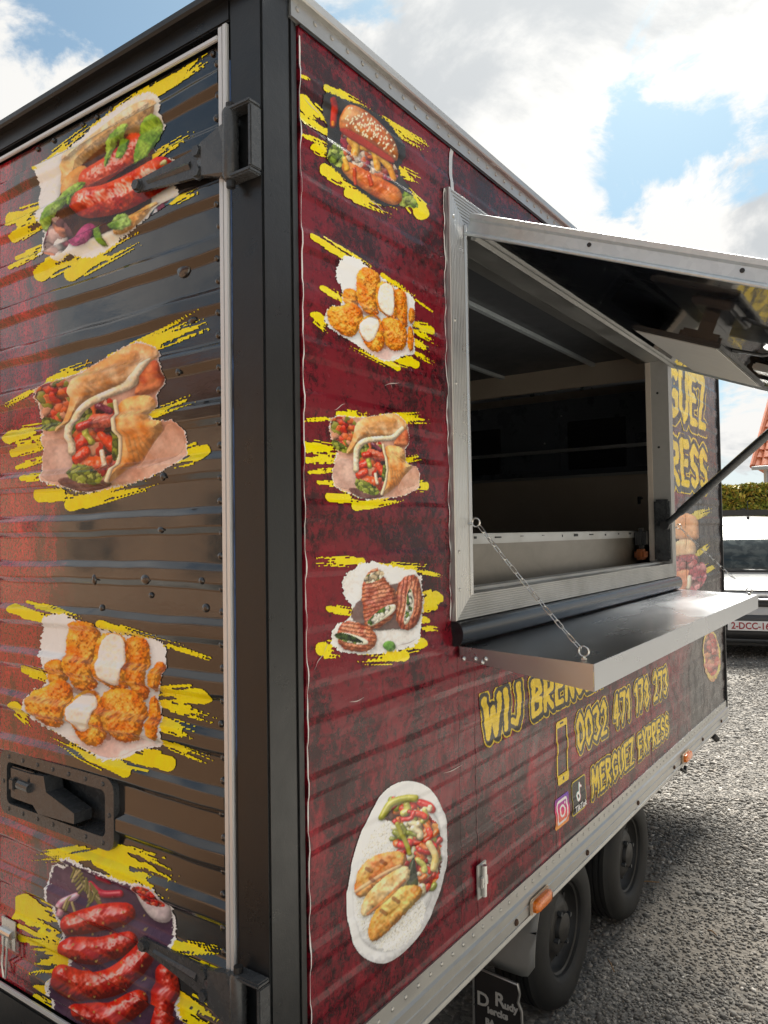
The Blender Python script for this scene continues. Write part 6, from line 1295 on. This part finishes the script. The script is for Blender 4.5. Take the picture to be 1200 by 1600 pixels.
# ------------------------------------------------------------------ behind the camera: brown brick house and clay paving, seen only as reflections in the door
def m_brick(n, setp):
    o = n.obj(); nd = n.node('ShaderNodeTexBrick'); n.put(nd.inputs['Vector'], n.scale(n.vmath('CROSS_PRODUCT', o, (1, 0, 0)), (1, 1, 1))); nd.inputs['Scale'].default_value = 5.0
    nd.inputs['Color1'].default_value = (.30, .13, .05, 1); nd.inputs['Color2'].default_value = (.22, .085, .035, 1); nd.inputs['Mortar'].default_value = (.34, .27, .2, 1)
    setp(color=nd.outputs[0], rough=.85)
BR = mat('brown_brick', m_brick)
bh = empty('brick_house'); tag(bh, 'brown brick house mirrored in the glossy rear door', 'house')
MB().box((-14.0, 1.0, 0.0), (-9.0, 24.0, 4.3)).build('wall', BR, bh)
MB().extr([(-14.6, 4.3), (-8.6, 4.3), (-11.6, 6.2)], 'y', .6, 24.4).build('roof', mat('dark_tile', plain((.12, .05, .035), .8)), bh)
for yy in (4.0, 8.5, 13.0): MB().box((-9.004, yy, 1.0), (-8.97, yy + 1.6, 2.5), .01).build('window', VGL, bh)
pv = raw('paving', [(-8.9, -6, .006), (-1.3, -6, .006), (-1.3, 24, .006), (-8.9, 24, .006)], [[0, 1, 2, 3]], mat('clay_paving', plain((.20, .105, .05), .8, 0, .3, 6))); tag(pv, 'brown clay paving behind the trailer', 'paving', kind='structure')

def m_conc(n, setp):
    o = n.obj(); a = n.noise(o, 1.2, 7.0, .65); setp(color=n.mix(a, (.36, .34, .31), (.50, .48, .44)), rough=.85)
ap = raw('bounce_apron', [(-40, -9.9, .008), (30, -9.9, .008), (30, -1.12, .008), (-40, -1.12, .008)], [[0, 1, 2, 3]], mat('concrete', m_conc)); tag(ap, 'pale concrete apron added out of view to throw light onto the serving side', 'bounce_apron', kind='structure')  # unseen pale slab, added to bounce sunlight up the side wall
ph = empty('fill_house'); tag(ph, 'pale rendered house added out of view as fill light for the serving side', 'house')  # unseen house, its pale front added to fill the shaded side
MB().box((-7, -17, 0), (13, -10, 5.6)).build('wall', MATS['render_wall'], ph)
MB().extr([(-17.5, 5.6), (-9.5, 5.6), (-13.5, 8.6)], 'x', -7.4, 13.4).build('roof', MATS['dark_tile'], ph)
for xx in (-5.0, -1.0, 3.2, 7.6):
    for zz_ in (.9, 3.4): MB().box((xx, -10.004, zz_), (xx + 1.5, -9.97, zz_ + 1.4), .01).build('window', VGL, ph)
